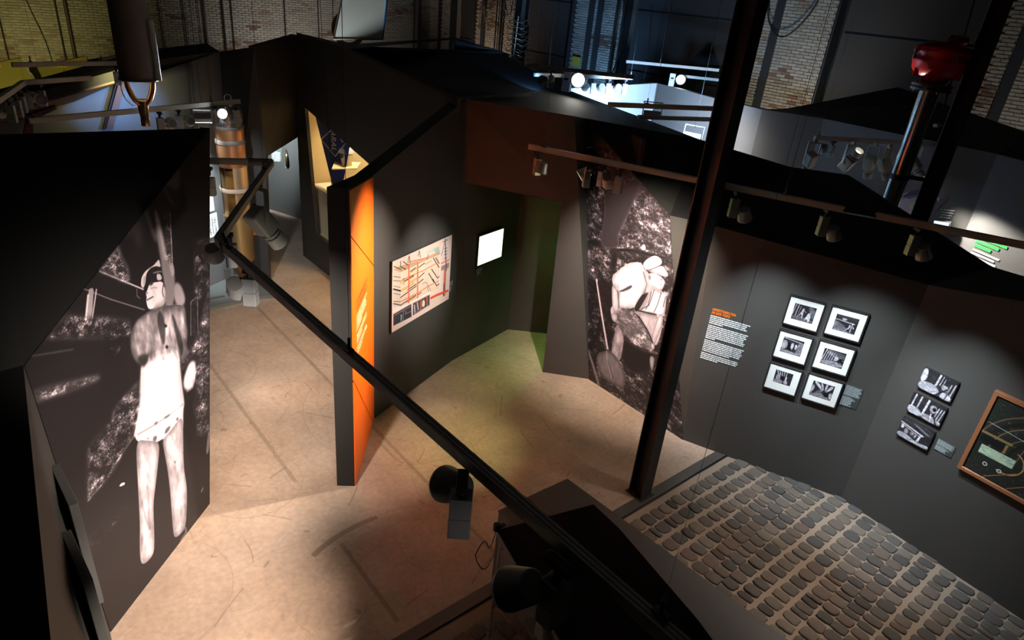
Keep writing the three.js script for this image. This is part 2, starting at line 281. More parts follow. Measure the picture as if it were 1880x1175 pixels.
// ---------- the machine hall around the exhibition ----------
{
  const dark = std([0.05, 0.05, 0.055], 0.8), mortar = std([0.31, 0.29, 0.255], 0.9);
  const brickGeo = rbox(0.238, 0.066, 0.05, 0.006);
  const bricks = (parent, spots) => {   // whitewashed bricks, the wash worn off in patches
    const im = new THREE.InstancedMesh(brickGeo, std([1, 1, 1], 0.85), spots.length), o = new THREE.Object3D(), c = new THREE.Color();
    spots.forEach(([p, ry, a, y], i) => {
      o.position.set(...p); o.rotation.set(0, ry, 0); o.position.y += rr(-0.002, 0.002); o.scale.set(rr(0.94, 1), rr(0.9, 1), rr(0.75, 1.1)); o.updateMatrix(); im.setMatrixAt(i, o.matrix);
      const worn = fbm(a * 0.6, y * 1.1, 3.1, 4) + 0.28 * rnd() - 0.1 + (y < 2.6 ? 0.30 * (2.6 - y) : 0), k = rr(0.78, 1.05);
      if (worn > 0.36) c.setRGB(0.22 * k, 0.12 * k, 0.09 * k); else if (worn > 0.25) c.setRGB(0.33 * k, 0.27 * k, 0.22 * k); else c.setRGB(0.42 * k, 0.395 * k, 0.355 * k);
      im.setColorAt(i, c);
    });
    im.name = 'bricks'; im.userData.kind = 'stuff'; im.castShadow = im.receiveShadow = true; parent.add(im);
  };
  const wl = struct('wall_left', box(31, 10, 0.4, 3, 5, -26.23), mortar), spotsL = [];
  for (let r = 0, y = 1.1; y < 4.6; y += 0.077, r++) for (let x = 0.6 + (r % 2) * 0.125; x < 17.2; x += 0.25) spotsL.push([[x, y, -26.02], 0, x, y]);
  bricks(wl, spotsL);
  const wr = struct('wall_right', box(0.4, 10, 33, 18.1, 5, -10), dark), spotsR = [];
  const piers = [[-26, -25.1], [-23.5, -20.9], [-17.85, -15.45], [-11.0, -8.62], [-5.15, -2.7]];
  struct('pillar', join(piers.map(([a, b]) => box(0.42, 10, b - a, 17.72, 5, (a + b) / 2))), mortar, wr);
  for (const [a, b] of piers) for (let r = 0, y = 2.2; y < 7.2; y += 0.077, r++) for (let z = a + 0.125 + (r % 2) * 0.125; z < b - 0.05; z += 0.25) spotsR.push([[17.5, y, z], Math.PI / 2, z, y + 1.2]);
  bricks(wr, spotsR);
  // steel posts and infill panels with seams between the piers
  const post = std([0.055, 0.06, 0.07], 0.5, 0.4);
  for (const z of [-22.9, -17.0, -16.6, -10.2, -4.6]) struct('post', join(box(0.08, 9.6, 0.2, 17.42, 4.8, z)), post, wr);
  for (const [a, b] of piers) for (const z of [a, b]) struct('post', box(0.3, 9.6, 0.06, 17.5, 4.8, z), post, wr);
  for (const y of [2.6, 4.4, 5.35, 6.3]) for (const [a, b] of [[-25.1, -23.5], [-20.9, -17.85], [-15.45, -11.0], [-8.62, -5.15]]) struct('panel', box(0.05, 0.9, b - a - 0.1, 17.86, y, (a + b) / 2), dark, wr);
  struct('wall_back', box(0.3, 10, 33, -12.2, 5, -10), dark);
  struct('wall_front', box(31, 10, 0.3, 3, 5, 6.6), dark);
  struct('ceiling', box(31, 0.3, 33.4, 3, 10.15, -9.9), dark);
}
// ---------- neighbouring galleries, beyond the black roofs ----------
const W0 = [11.497,3.6,-9.058], W1 = [10.95,3.6,-7.065], W2 = [10.847,3.6,-6.222], W3 = [11.25, 3.6, -5.32], W4 = [11.27, 3.6, -2.75], W5 = [10.75, 3.6, -1.6], W6 = [10.2, 3.6, 0.5];
const inFront = { toward: new THREE.Vector3(6, 3, -4) };
for (const [a, b, m] of [[W0, W1, M.greyWall], [W1, W2, M.greyWall], [W2, W3, M.greyWall], [W3, W4, M.greyWall], [W4, W5, M.greyWall], [W5, W6, M.greyWall]]) wall([a, b, dn(b), dn(a)], 0.12, m, inFront);
const P0 = [7.668,3.7,-7.936], P1 = [10.676,3.7,-8.411];
wall([P0, P1, dn(P1), dn(P0)], 0.12, M.whiteWall, inFront);
// their roofs and further folded walls
roof([W2, [12.42,3.509,-6.607], [15.829,3.951,-6.091], [15.332,3.811,-4.944], [14.483,3.48,-3.234], W6, W5, W4, W3], 0.05, std([0.03, 0.03, 0.028], 0.7));
roof([W3, W4, [11.9, 3.66, -2.75], [11.9, 3.66, -5.32]], 0.04, M.black);
const E0 = [20.186,3,-17.678], E1 = [17.073,3.6,-11.452], E2 = [20.935,2.6,-13.585];
wall([E0, E1, E2, [E2[0], 0, E2[2]], [E0[0], 0, E0[2]]], 0.1, std([0.01, 0.05, 0.045], 0.6), inFront);
wall([[9.385,3.913,-13.355], [9.204,3.633,-13.33], [9.357,3.651,-13.205]], 0.05, std([0.05, 0.2, 0.5], 0.6));
wall([[9.461,3.885,-13.418], [9.4,3.64,-13.308], [9.58,3.821,-11.618], [9.695,3.862,-12.442]], 0.05, std([0.04, 0.04, 0.043], 0.6));
// olive rooms far behind
wall([[0.554,2.645,-17.5], [1.489,2.875,-17.5], [1.6,2.395,-17.5], [2.2, 0, -17.5], [0.2, 0, -17.5]], 0.08, M.olive);
wall([[1.667,2.547,-18.3], [2.76,2.834,-18.3], [2.849,2.344,-18.3], [5, 0, -18.3], [2.4, 0, -18.3]], 0.08, M.olive);
wall([[2.849,2.655,-19], [3.752,2.818,-19], [3.639,2.064,-19], [2.639,1.947,-19]], 0.08, M.paint);
wall([[3.434,3.189,-16], [3.956,3.208,-16.5], [4.763,3.228,-16.5], [4.594,3.06,-16], [3.409,3.01,-16]], 0.08, std([0.10, 0.11, 0.13], 0.5));
// ---------- printed pictures ----------
// a print is drawn as grey tones (T) and as grain (N: red = film grain, green = sparkling rock), then combined pixel by pixel
const pts = (s) => s.trim().split(/\s+/).map((p) => p.split(',').map(Number));
function shape(g, s, fill, { round = 0.0, width = 0, blur = 0, edge = null, edgeWidth = 14 } = {}) {
  const p = typeof s === 'string' ? pts(s) : s; g.beginPath();
  if (width) { p.forEach(([x, y], i) => i ? g.lineTo(x, y) : g.moveTo(x, y)); g.lineWidth = width; g.lineCap = g.lineJoin = 'round'; g.strokeStyle = fill; if (blur) g.filter = 'blur(' + blur + 'px)'; g.stroke(); g.filter = 'none'; return; }
  if (round) { const n = p.length, m = (a, b) => [(a[0] + b[0]) / 2, (a[1] + b[1]) / 2]; let c = m(p[n - 1], p[0]); g.moveTo(...c); for (let i = 0; i < n; i++) { c = m(p[i], p[(i + 1) % n]); g.quadraticCurveTo(p[i][0], p[i][1], c[0], c[1]); } } else { p.forEach(([x, y], i) => i ? g.lineTo(x, y) : g.moveTo(x, y)); g.closePath(); }
  g.fillStyle = fill; if (blur) g.filter = 'blur(' + blur + 'px)'; g.fill(); g.filter = 'none';
  if (edge) { g.save(); g.clip(); g.filter = 'blur(' + edgeWidth * 0.45 + 'px)'; g.lineWidth = edgeWidth; g.strokeStyle = edge; g.stroke(); g.restore(); g.filter = 'none'; }
}
const gray = (v, a = 1) => 'rgba(' + v + ',' + v + ',' + v + ',' + a + ')';
function finishPrint(T, N, w, h, { tint = [1, 0.94, 0.965], black = 20, rock = 1, scale = 1 } = {}) {
  const t = T.getImageData(0, 0, w, h), n = N.getImageData(0, 0, w, h), d = t.data, e = n.data;
  for (let y = 0; y < h; y++) for (let x = 0; x < w; x++) {
    const i = (y * w + x) * 4; let v = d[i];
    const fine = e[i] / 255, coal = e[i + 1] / 255, cloth = e[i + 2] / 255;
    if (cloth > 0.01) v *= 1 + cloth * (1.1 * fbm(x * 0.022, y * 0.009, 31, 3) + 0.5 * fbm(x * 0.06, y * 0.03, 37, 2));
    if (fine > 0.01) v *= 1 + fine * (rnd() - 0.5) * 1.3;
    if (coal > 0.01) { const big = fbm((x + 0.5 * y) * 0.011 * scale, (y - 0.4 * x) * 0.02 * scale, 15.2, 3), f = fbm(x * 0.04 * scale, y * 0.055 * scale, 2.2, 4), s = fbm(x * 0.15 * scale, y * 0.19 * scale, 7.7, 3), k = Math.max(0.05, 0.45 + 1.5 * big + 1.2 * f + 1.2 * s); v *= (1 - coal) + coal * (0.22 + 1.15 * k * k * rock) ; v += coal * 40 * Math.max(0, s - 0.22) * 4 * (0.3 + k); }
    v = Math.max(black, Math.min(250, v));
    for (let c = 0; c < 3; c++) d[i + c] = Math.min(255, v * tint[c] + (c === 1 ? -1 : 1)); d[i + 3] = 255;
  }
  T.putImageData(t, 0, 0);
}
function muralMiner() {   // standing miner with a raised bar, motion-blurred, in a timbered gallery
  const w = 1000, h = 1480, [c, g] = canvas(w, h), [, n] = canvas(w, h);
  g.fillStyle = gray(27); g.fillRect(0, 0, w, h); n.fillStyle = 'rgb(40,0,0)'; n.fillRect(0, 0, w, h);
  const rock = (s, tone, amp, o = {}) => { shape(g, s, gray(tone), { blur: 7, ...o }); shape(n, s, 'rgb(80,' + amp + ',0)', { blur: 6, ...o }); };
  const S = (s, v, o) => shape(g, s, gray(v, o?.a ?? 1), { round: 1, blur: 1, ...o });
  const cloth = (s, a) => shape(n, s, 'rgb(55,0,' + a + ')', { round: 1, blur: 3 });
  // gallery: ledge, lintels, beams, walls
  rock("174,367 228,399 314,444 409,501 406,556 293,500 90,396 139,382", 105, 230);
  rock("300,496 396,551 366,582 330,584 287,590 289,550", 32, 200);
  rock("352,261 409,292 440,332 440,378 422,374 372,331 326,298", 175, 235);
  rock("423,254 425,292 441,337 439,376 381,330 332,294 374,274", 165, 225);
  shape(g, "328,301 407,362 497,431", gray(215), { width: 5, blur: 1 });
  shape(g, "245,317 352,402 486,499", gray(125), { width: 4, blur: 1 }); shape(g, "468,418 462,439 474,452", gray(110), { width: 4, blur: 1 });
  rock("17,513 125,553 241,598 242,615 118,579 14,544", 112, 190);
  shape(g, "40,421 171,473", gray(75), { width: 4, blur: 1.5 });
  rock("399,719 390,791 331,868 247,894 174,906 175,805 216,800 254,774 266,749 320,729", 118, 220);
  rock("257,767 270,745 297,733 381,788 353,845 331,880 199,941 95,954 142,788", 84, 215);
  shape(g, "326,888 250,911 164,942 95,952", gray(150), { width: 3, blur: 1.5 });
  S("221,1007 236,1002 253,1014 248,1020", 235, {});
  rock("61,1074 153,1082 238,1098 228,1117 128,1121 60,1122", 50, 180);
  shape(g, "273,334 288,336 290,346 270,398 246,439 241,420 255,377", gray(170), { blur: 1 }); shape(g, "301,347 280,389 255,434", gray(215), { width: 5, blur: 1 });
  shape(g, "266,350 239,412", gray(235), { width: 8, blur: 1 });
  rock("790,457 886,471 863,578 778,599 762,575", 62, 200);
  rock("863,578 824,759 624,811 623,784 665,770 747,727", 92, 190);
  rock("734,584 780,580 753,717 706,713", 40, 120); shape(g, "708,707 736,584 780,582 753,717", gray(120), { width: 4, blur: 1 });
  rock("724,771 823,766 741,1142 655,1123", 74, 200);
  rock("659,971 768,1042 739,1169 677,1139", 84, 190); S("744,1133 727,1231 698,1253 701,1218", 105, {});
  shape(g, "631,1380 644,1372", gray(150), { width: 6, blur: 1 });
  // motion streaks, bar and hanging post at the top
  shape(g, "779,100 762,174 740,176 703,151 673,139 729,115", gray(112, 0.8), { blur: 9 }); shape(g, "679,151 692,178 712,214", gray(90), { width: 14, blur: 6 });
  shape(g, "569,187 583,245 598,297", gray(95), { width: 16, blur: 6 }); shape(g, "463,230 520,229 512,280", gray(62), { width: 26, blur: 12 });
  rock("854,77 879,80 883,138 858,131", 75, 240); rock("803,373 906,400 866,583 763,592", 74, 200);
  rock("659,229 690,239 659,409 636,386", 130, 200); shape(g, "689,238 673,347 661,421", gray(225), { width: 4, blur: 1 });
  S("613,195 629,220 635,261 640,325 645,406 649,501 607,483 606,412 604,328 604,252", 150, { blur: 5 });
  shape(g, "621,237 627,310 631,395", gray(205), { width: 12, blur: 4 });
  // cap, face, ear
  S("489,412 498,389 524,376 563,376 585,369 596,365 598,383 601,406 603,444 591,442 512,422 498,431", 30, {});
  S("489,412 498,389 524,376 563,376 585,369 596,365 599,381 600,396 578,382 547,377 522,388 516,408 499,430 491,419", 238, {});
  S("552,395 596,404 605,418 599,412 556,402", 120, {}); S("573,408 590,414 599,433 588,438 569,429", 210, {}); S("503,392 520,392 512,417 499,427", 190, {});
  S("533,425 564,434 598,444 599,469 605,491 598,520 574,527 544,515 519,513 504,503 501,489 501,472 507,464 505,447 512,445 520,436", 236, {});
  shape(g, "545,513 576,520 599,514 603,487", gray(150, 0.8), { width: 18, blur: 7 }); shape(g, "544,451 548,472 538,487", gray(205, 0.8), { width: 12, blur: 5 }); S("529,423 552,427 548,435 532,435", 55, { blur: 2 }); shape(g, "507,473 522,474 537,475", gray(70), { width: 5, blur: 1 }); S("507,448 518,449 513,455", 90, {}); shape(g, "532,443 549,447 563,454", gray(150), { width: 4, blur: 2 });
  S("521,512 548,516 583,526 564,536 532,530", 130, { blur: 4 }); S("594,459 606,473 605,497 593,503 588,482", 225, {}); shape(g, "598,458 587,478 590,498", gray(60), { width: 4, blur: 1 });
  // raised arm merges into the bar; hand
  S("602,369 647,386 660,429 664,398 667,459 648,530 618,561 589,531 609,474", 140, { blur: 4 });
  S("646,389 670,411 667,448 651,453 644,423", 185, { blur: 2 }); S("658,473 688,490 701,522 708,563 691,577 656,568 642,527", 170, { blur: 4 });
  // shirt: blurred upper part, bright lower part
  S("442,518 476,517 504,516 547,520 590,532 654,557 688,577 696,601 688,648 691,686 669,723 681,773 642,788 619,745 500,690 474,664 448,672 418,661 396,623 395,577 409,542", 158, { blur: 4, edge: gray(60, 0.9), edgeWidth: 36 });
  cloth("442,518 504,516 590,532 688,577 688,648 669,723 642,788 500,690 448,672 418,661 396,623 395,577 409,542", 230);
  S("426,665 469,661 511,666 557,676 608,712 623,735 618,794 612,859 611,923 611,945 598,960 571,1075 325,893 336,872 364,833 393,764 412,707", 244, { blur: 5, edge: gray(205, 0.9), edgeWidth: 26 });
  shape(g, "466,665 513,671 558,681 608,714", gray(120, 0.8), { width: 26, blur: 12 }); shape(g, "553,684 529,765 495,848", gray(214), { width: 10, blur: 5 }); shape(g, "431,707 427,786 402,852", gray(218), { width: 10, blur: 6 }); shape(g, "616,755 605,836 599,908", gray(205), { width: 12, blur: 6 });
  for (const q of ["451,541 427,572 428,627", "499,533 480,578 479,644", "618,561 599,604 594,659", "679,590 670,639 667,698"]) shape(g, q, gray(205, 0.7), { width: 16, blur: 9 });
  for (const q of ["470,540 453,586 446,648", "524,545 516,596 496,659", "663,577 655,631 644,685"]) shape(g, q, gray(84, 0.7), { width: 14, blur: 8 });
  S("413,629 470,650 465,667 452,680 431,685 420,661", 42, { blur: 4 }); S("440,525 463,523 477,560 438,621 411,607 413,565", 170, { blur: 10 });
  S("543,535 575,546 574,620 551,674 540,631 535,578", 48, { blur: 3 }); S("620,562 638,623 659,724 638,765 626,715 619,631", 52, { blur: 3 }); S("568,588 586,603 583,613 566,602", 30, {}); S("561,668 576,680 569,688 556,679", 30, {}); S("670,687 676,733 664,736", 70, {});
  S("671,805 701,808 716,831 702,882 677,912 640,907 620,878 629,844", 228, { blur: 5 }); shape(g, "634,905 677,912 683,883", gray(150), { width: 4, blur: 2 });
  // shirt tail and spots
  S("385,787 609,934 595,968 572,985 514,992 444,992 413,975 387,944 339,918 336,884 359,838", 240, {});
  shape(g, "348,893 428,913 511,930 602,940", gray(150), { width: 5, blur: 2 });
  for (const s of ["430,905 458,913 444,923", "485,919 531,929 514,935 493,930", "484,967 521,973 504,989 475,988", "419,951 441,963 427,980 412,966", "546,966 571,971 557,988", "385,935 400,941 391,946"]) S(s, 95, { blur: 2 });
  // trousers
  const leg1 = "336,902 387,947 448,991 416,1073 384,1140 355,1203 337,1297 319,1379 298,1395 254,1385 243,1358 256,1294 277,1219 292,1140 310,1039", leg2 = "459,996 514,994 594,974 571,1079 547,1199 550,1280 530,1367 506,1436 482,1451 432,1438 430,1401 441,1315 453,1226 460,1142 460,1048";
  S(leg1, 196, { edge: gray(110, 0.9), edgeWidth: 22 }); S(leg2, 188, { edge: gray(105, 0.9), edgeWidth: 22 }); cloth(leg1, 110); cloth(leg2, 120);
  shape(g, "346,1107 337,1180 322,1234 319,1279", gray(120), { width: 8, blur: 4 }); shape(g, "305,1138 308,1221 315,1276", gray(110), { width: 5, blur: 3 }); shape(g, "257,1323 275,1271", gray(110), { width: 8, blur: 4 }); S("500,1120 511,1132 505,1141", 95, {}); S("500,1168 539,1207 527,1261 488,1257", 165, { blur: 8 });
  shape(g, "499,1445 502,1472 464,1476", gray(110), { width: 8, blur: 2 });
  finishPrint(g, n, w, h, { black: 24 });
  return ctex(c);
}
function muralCoal() {    // miner in a flat cap lifting a slab of coal, a shovel beside him, coal face behind
  const w = 1040, h = 1460, [c, g] = canvas(w, h), [, n] = canvas(w, h);
  g.fillStyle = gray(96); g.fillRect(0, 0, w, h); n.fillStyle = 'rgb(60,235,0)'; n.fillRect(0, 0, w, h);
  const rock = (s, tone, amp, o = {}) => { shape(g, s, gray(tone), { blur: 9, ...o }); shape(n, s, 'rgb(70,' + amp + ',0)', { blur: 8, ...o }); };
  const cloth = (s, a) => shape(n, s, 'rgb(50,0,' + a + ')', { round: 1, blur: 3 });
  const flat = (s, tone, o = {}) => { shape(g, s, gray(tone), { round: 1, blur: 1.5, ...o }); shape(n, s, 'rgb(' + (o.fine ?? 50) + ',0,0)', { round: 1 }); };
  rock("-12,3 32,160 123,145 214,138 294,161 354,190", 82, 40);
  shape(n, "35,174 124,150 215,144 290,167", 'rgb(60,255,0)', { width: 22 }); shape(g, "37,162 72,152 126,150", gray(205), { width: 9, blur: 1 });
  rock("57,249 187,248 231,348 183,460 119,501", 150, 235); rock("235,426 296,385 303,469 265,481", 170, 220);
  rock("120,507 213,471 250,597 149,639", 92, 235);
  flat("213,372 256,333 337,289 402,227 445,247 449,303 408,374 390,472 356,554 382,614 260,656 236,593 244,470", 46, { blur: 6 });
  rock("440,265 559,309 656,359 710,549 641,568 377,591 356,554 407,413", 135, 250); rock("456,264 559,309 652,355 608,360 471,326", 70, 245);
  flat("148,636 243,616 254,658 328,638 445,588 585,569 702,552 708,563 590,589 440,612 325,650 156,675", 16, { blur: 3 });
  rock("158,675 329,643 348,745 251,809 187,819", 104, 235); rock("423,624 591,592 713,567 742,675 446,725", 76, 225);
  flat("326,653 373,629 382,716 350,762", 22, { blur: 4 }); S2("512,561 534,532 553,566 525,574", 240);
  function S2(s, v, o = {}) { shape(g, s, gray(v), { round: 1, blur: 1.5, edge: v > 150 ? gray(Math.round(v * 0.52), 0.75) : null, edgeWidth: 12, ...o }); shape(n, s, 'rgb(45,0,' + (v > 150 ? 70 : 0) + ')', { round: 1 }); }
  // strata on the near side and rubble on the ground
  rock("200,868 360,795 454,1197 288,1302", 62, 225); rock("302,848 376,809 446,1158 431,1209", 38, 160);
  rock("288,1302 742,1095 854,1411 1014,1473 1021,1501 326,1476", 84, 235); rock("750,857 881,799 1081,1483 864,1405", 84, 235);
  flat("501,1090 579,1094 696,1090 744,1079 743,1146 704,1223 617,1259 537,1229", 26, { blur: 5 });
  // trousers, body, arms
  S2("545,649 609,681 655,737 718,730 750,857 691,883 588,928 537,911 557,795", 150, { edge: null }); S2("562,671 596,676 644,736 621,779 583,785", 175, { edge: null }); S2("377,959 438,923 484,994 432,1038", 190, { edge: null }); S2("686,866 736,844 746,974 724,1064", 190, { edge: null });
  S2("457,1027 517,1077 524,1163 520,1237 482,1239 451,1220 446,1137 454,1060", 182, { blur: 2, edgeWidth: 26 }); S2("702,1106 740,1096 743,1192 723,1167", 170); cloth("457,1027 517,1077 524,1163 520,1237 482,1239 451,1220 446,1137 454,1060", 160);
  S2("572,908 687,870 725,887 715,959 692,1019 647,981 591,939", 186, { edgeWidth: 22 });
  S2("526,639 551,647 570,677 578,730 580,786 578,827 546,899 470,932 437,924 427,848 412,844 373,825 362,775 392,744 429,696 468,662", 242, { blur: 2, edge: gray(150, 0.8), edgeWidth: 26 });
  S2("422,848 457,818 505,772 510,793 450,841", 70); shape(g, "470,667 524,704 538,764", gray(205), { width: 10, blur: 6 }); shape(g, "421,714 424,780 412,834", gray(200), { width: 10, blur: 6 });
  S2("369,817 422,845 450,939 436,979 409,968 387,905", 214); shape(g, "424,854 447,940", gray(60), { width: 5, blur: 2 });
  S2("578,798 604,784 621,769 586,872 572,908 540,906", 34); shape(g, "560,681 597,736 593,792", gray(90), { width: 6, blur: 2 });
  S2("621,769 645,739 690,746 698,736 726,736 737,796 738,864 690,870 603,894 576,896 619,846", 220); for (const s of ["649,748 636,839 591,883", "694,745 686,818 675,863", "634,764 630,842 621,871", "724,755 722,812"]) shape(g, s, gray(70), { width: 5, blur: 1.5 });
  shape(g, "576,896 646,881 690,870", gray(35), { width: 8, blur: 2 });
  S2("716,845 738,871 741,909 733,966 720,1026 720,1068 695,1050 694,989 697,909", 205);
  // cap and face
  S2("588,668 669,660 689,673 703,677 702,705 693,733 672,738 633,735 604,725", 226); S2("592,687 611,680 618,703 605,710", 120); S2("669,678 685,675 679,685", 60); shape(g, "672,707 689,707", gray(120), { width: 3, blur: 1 }); S2("613,726 654,733 687,733 657,744", 150, { blur: 3 });
  S2("545,640 575,598 614,569 650,575 666,596 631,637 589,662 562,663", 238); S2("581,667 663,604 687,615 717,639 703,659 660,658 615,663", 205); shape(g, "579,668 620,638 665,601", gray(90), { width: 4, blur: 1 });
  // slab of coal in his hands
  rock("425,995 448,944 491,915 537,911 593,938 649,980 694,1027 714,1061 695,1087 627,1094 567,1092 515,1075 455,1039", 150, 150, { round: 1 }); shape(g, "588,928 657,976 710,1031 724,1064", gray(25), { width: 9, blur: 2 }); shape(g, "515,1075 567,1092 627,1094 695,1087", gray(45), { width: 6, blur: 2 });
  S2("399,991 429,970 451,991 443,1030 416,1025", 205); S2("693,1041 714,1024 727,1053 712,1072", 235);
  // shovel and second shaft
  shape(g, "258,843 338,1028 419,1203", gray(205), { width: 13 }); shape(n, "258,843 338,1028 419,1203", 'rgb(50,0,0)', { width: 14 }); shape(g, "267,852 345,1025 425,1195", gray(70), { width: 3 });
  S2("352,1272 396,1230 437,1206 491,1222 546,1259 582,1318 584,1383 535,1392 472,1397 402,1381 360,1335", 112, { edge: gray(60, 0.9), edgeWidth: 20 }); cloth("352,1272 396,1230 491,1222 546,1259 579,1319 584,1383 472,1397 360,1335", 60); shape(g, "415,1217 432,1274 488,1366", gray(165), { width: 6, blur: 2 }); shape(g, "434,1272 495,1360", gray(55), { width: 4, blur: 2 });
  shape(g, "281,1282 330,1348 400,1450", gray(115), { width: 16, blur: 1 }); shape(n, "281,1282 330,1348 400,1450", 'rgb(50,0,0)', { width: 18 });
  finishPrint(g, n, w, h, { black: 22, scale: 1.15, rock: 0.85 });
  return ctex(c);
}
const printMat = (t, rough = 0.5) => new THREE.MeshStandardMaterial({ map: t, roughness: rough });
const scaledUv = (g, W, H, u0 = 0, v0 = 0) => { const uv = g.attributes.uv; for (let i = 0; i < uv.count; i++) uv.setXY(i, (uv.getX(i) + u0) / W, (uv.getY(i) + v0) / H); return g; };
{
  const off = (p, n, k) => p.map((v, i) => v + n[i] * k), nl = [0.694, 0, 0.72];
  const g = scaledUv(slab([m0, m1, m2, m3].map((p) => off(p, nl, 0.008)), 0.007, { uv0: off(m0, nl, 0.008) }), 2.5, 3.7, 0.14, 0);
  tag(mesh('mural_photograph', g, printMat(muralMiner())), 'tall black and white mural print of a standing miner holding a raised bar', 'mural');
  const nr = [-1, 0, 0], ring = [d1, [6.5, 0, -3.67], q0, t3].map((p) => off(p, nr, 0.008));
  const g2 = scaledUv(slab(ring, 0.007, { uv0: [6.492, 0, -6.2] }), 2.6, 3.65, 0, 0);
  tag(mesh('mural_photograph', g2, printMat(muralCoal())), 'tall black and white mural print of a miner in flat cap lifting a coal slab', 'mural');
}
// ---------- orange text panel on the fin: three plates with open seams ----------
{
  const A = [2.585, 0, -5.172], dx = [0.6138, 0, -0.7895], nn = [-0.7895 * -1, 0, 0.6138];
  const at = (u, y, k = 0.006) => [A[0] + dx[0] * u + nn[0] * k, y, A[2] + dx[2] * u + nn[2] * k];
  const W = 512, H = 1024, [c, g] = canvas(W, H), U = (u) => u / 1.27 * W, Y = (y) => (3.4 - y) / 3.4 * H;
  g.fillStyle = 'rgb(255,106,0)'; g.fillRect(0, 0, W, H);
  const words = (u, y, len, hgt, col) => { g.fillStyle = col; for (let q = u; q < u + len;) { const l = Math.min(rr(0.02, 0.075), u + len - q); g.fillRect(U(q), Y(y), U(l), hgt / 3.4 * H); q += l + 0.012; } };
  for (const [y, l] of [[2.16, 0.62], [2.085, 0.6]]) words(0.2, y, l, 0.05, 'rgb(226,52,0)');
  for (let k = 0; k < 13; k++) if (k !== 5 && k !== 9) words(0.2, 1.99 - k * 0.036, k === 4 || k === 8 || k === 12 ? 0.3 : rr(0.5, 0.6), 0.018, 'rgb(255,226,190)');
  const mat = new THREE.MeshStandardMaterial({ map: ctex(c), roughness: 0.45 });
  const t = thing('text_panel', 'bright orange text panel on the end of the free-standing fin wall', 'sign');
  for (const poly of [[[0, 2.905], [1.25, 2.115], [1.25, 3.125], [0, 3.325]], [[0, 1.37], [1.18, 0.01], [1.25, 0.01], [1.25, 2.1], [0, 2.89]], [[0, 0.01], [1.162, 0.01], [0, 1.348]]]) mesh('plate', scaledUv(slab(poly.map(([u, y]) => at(u, y, 0.012)), 0.01, { uv0: at(0, 0, 0.012) }), 1.27, 3.4), mat, t);
}
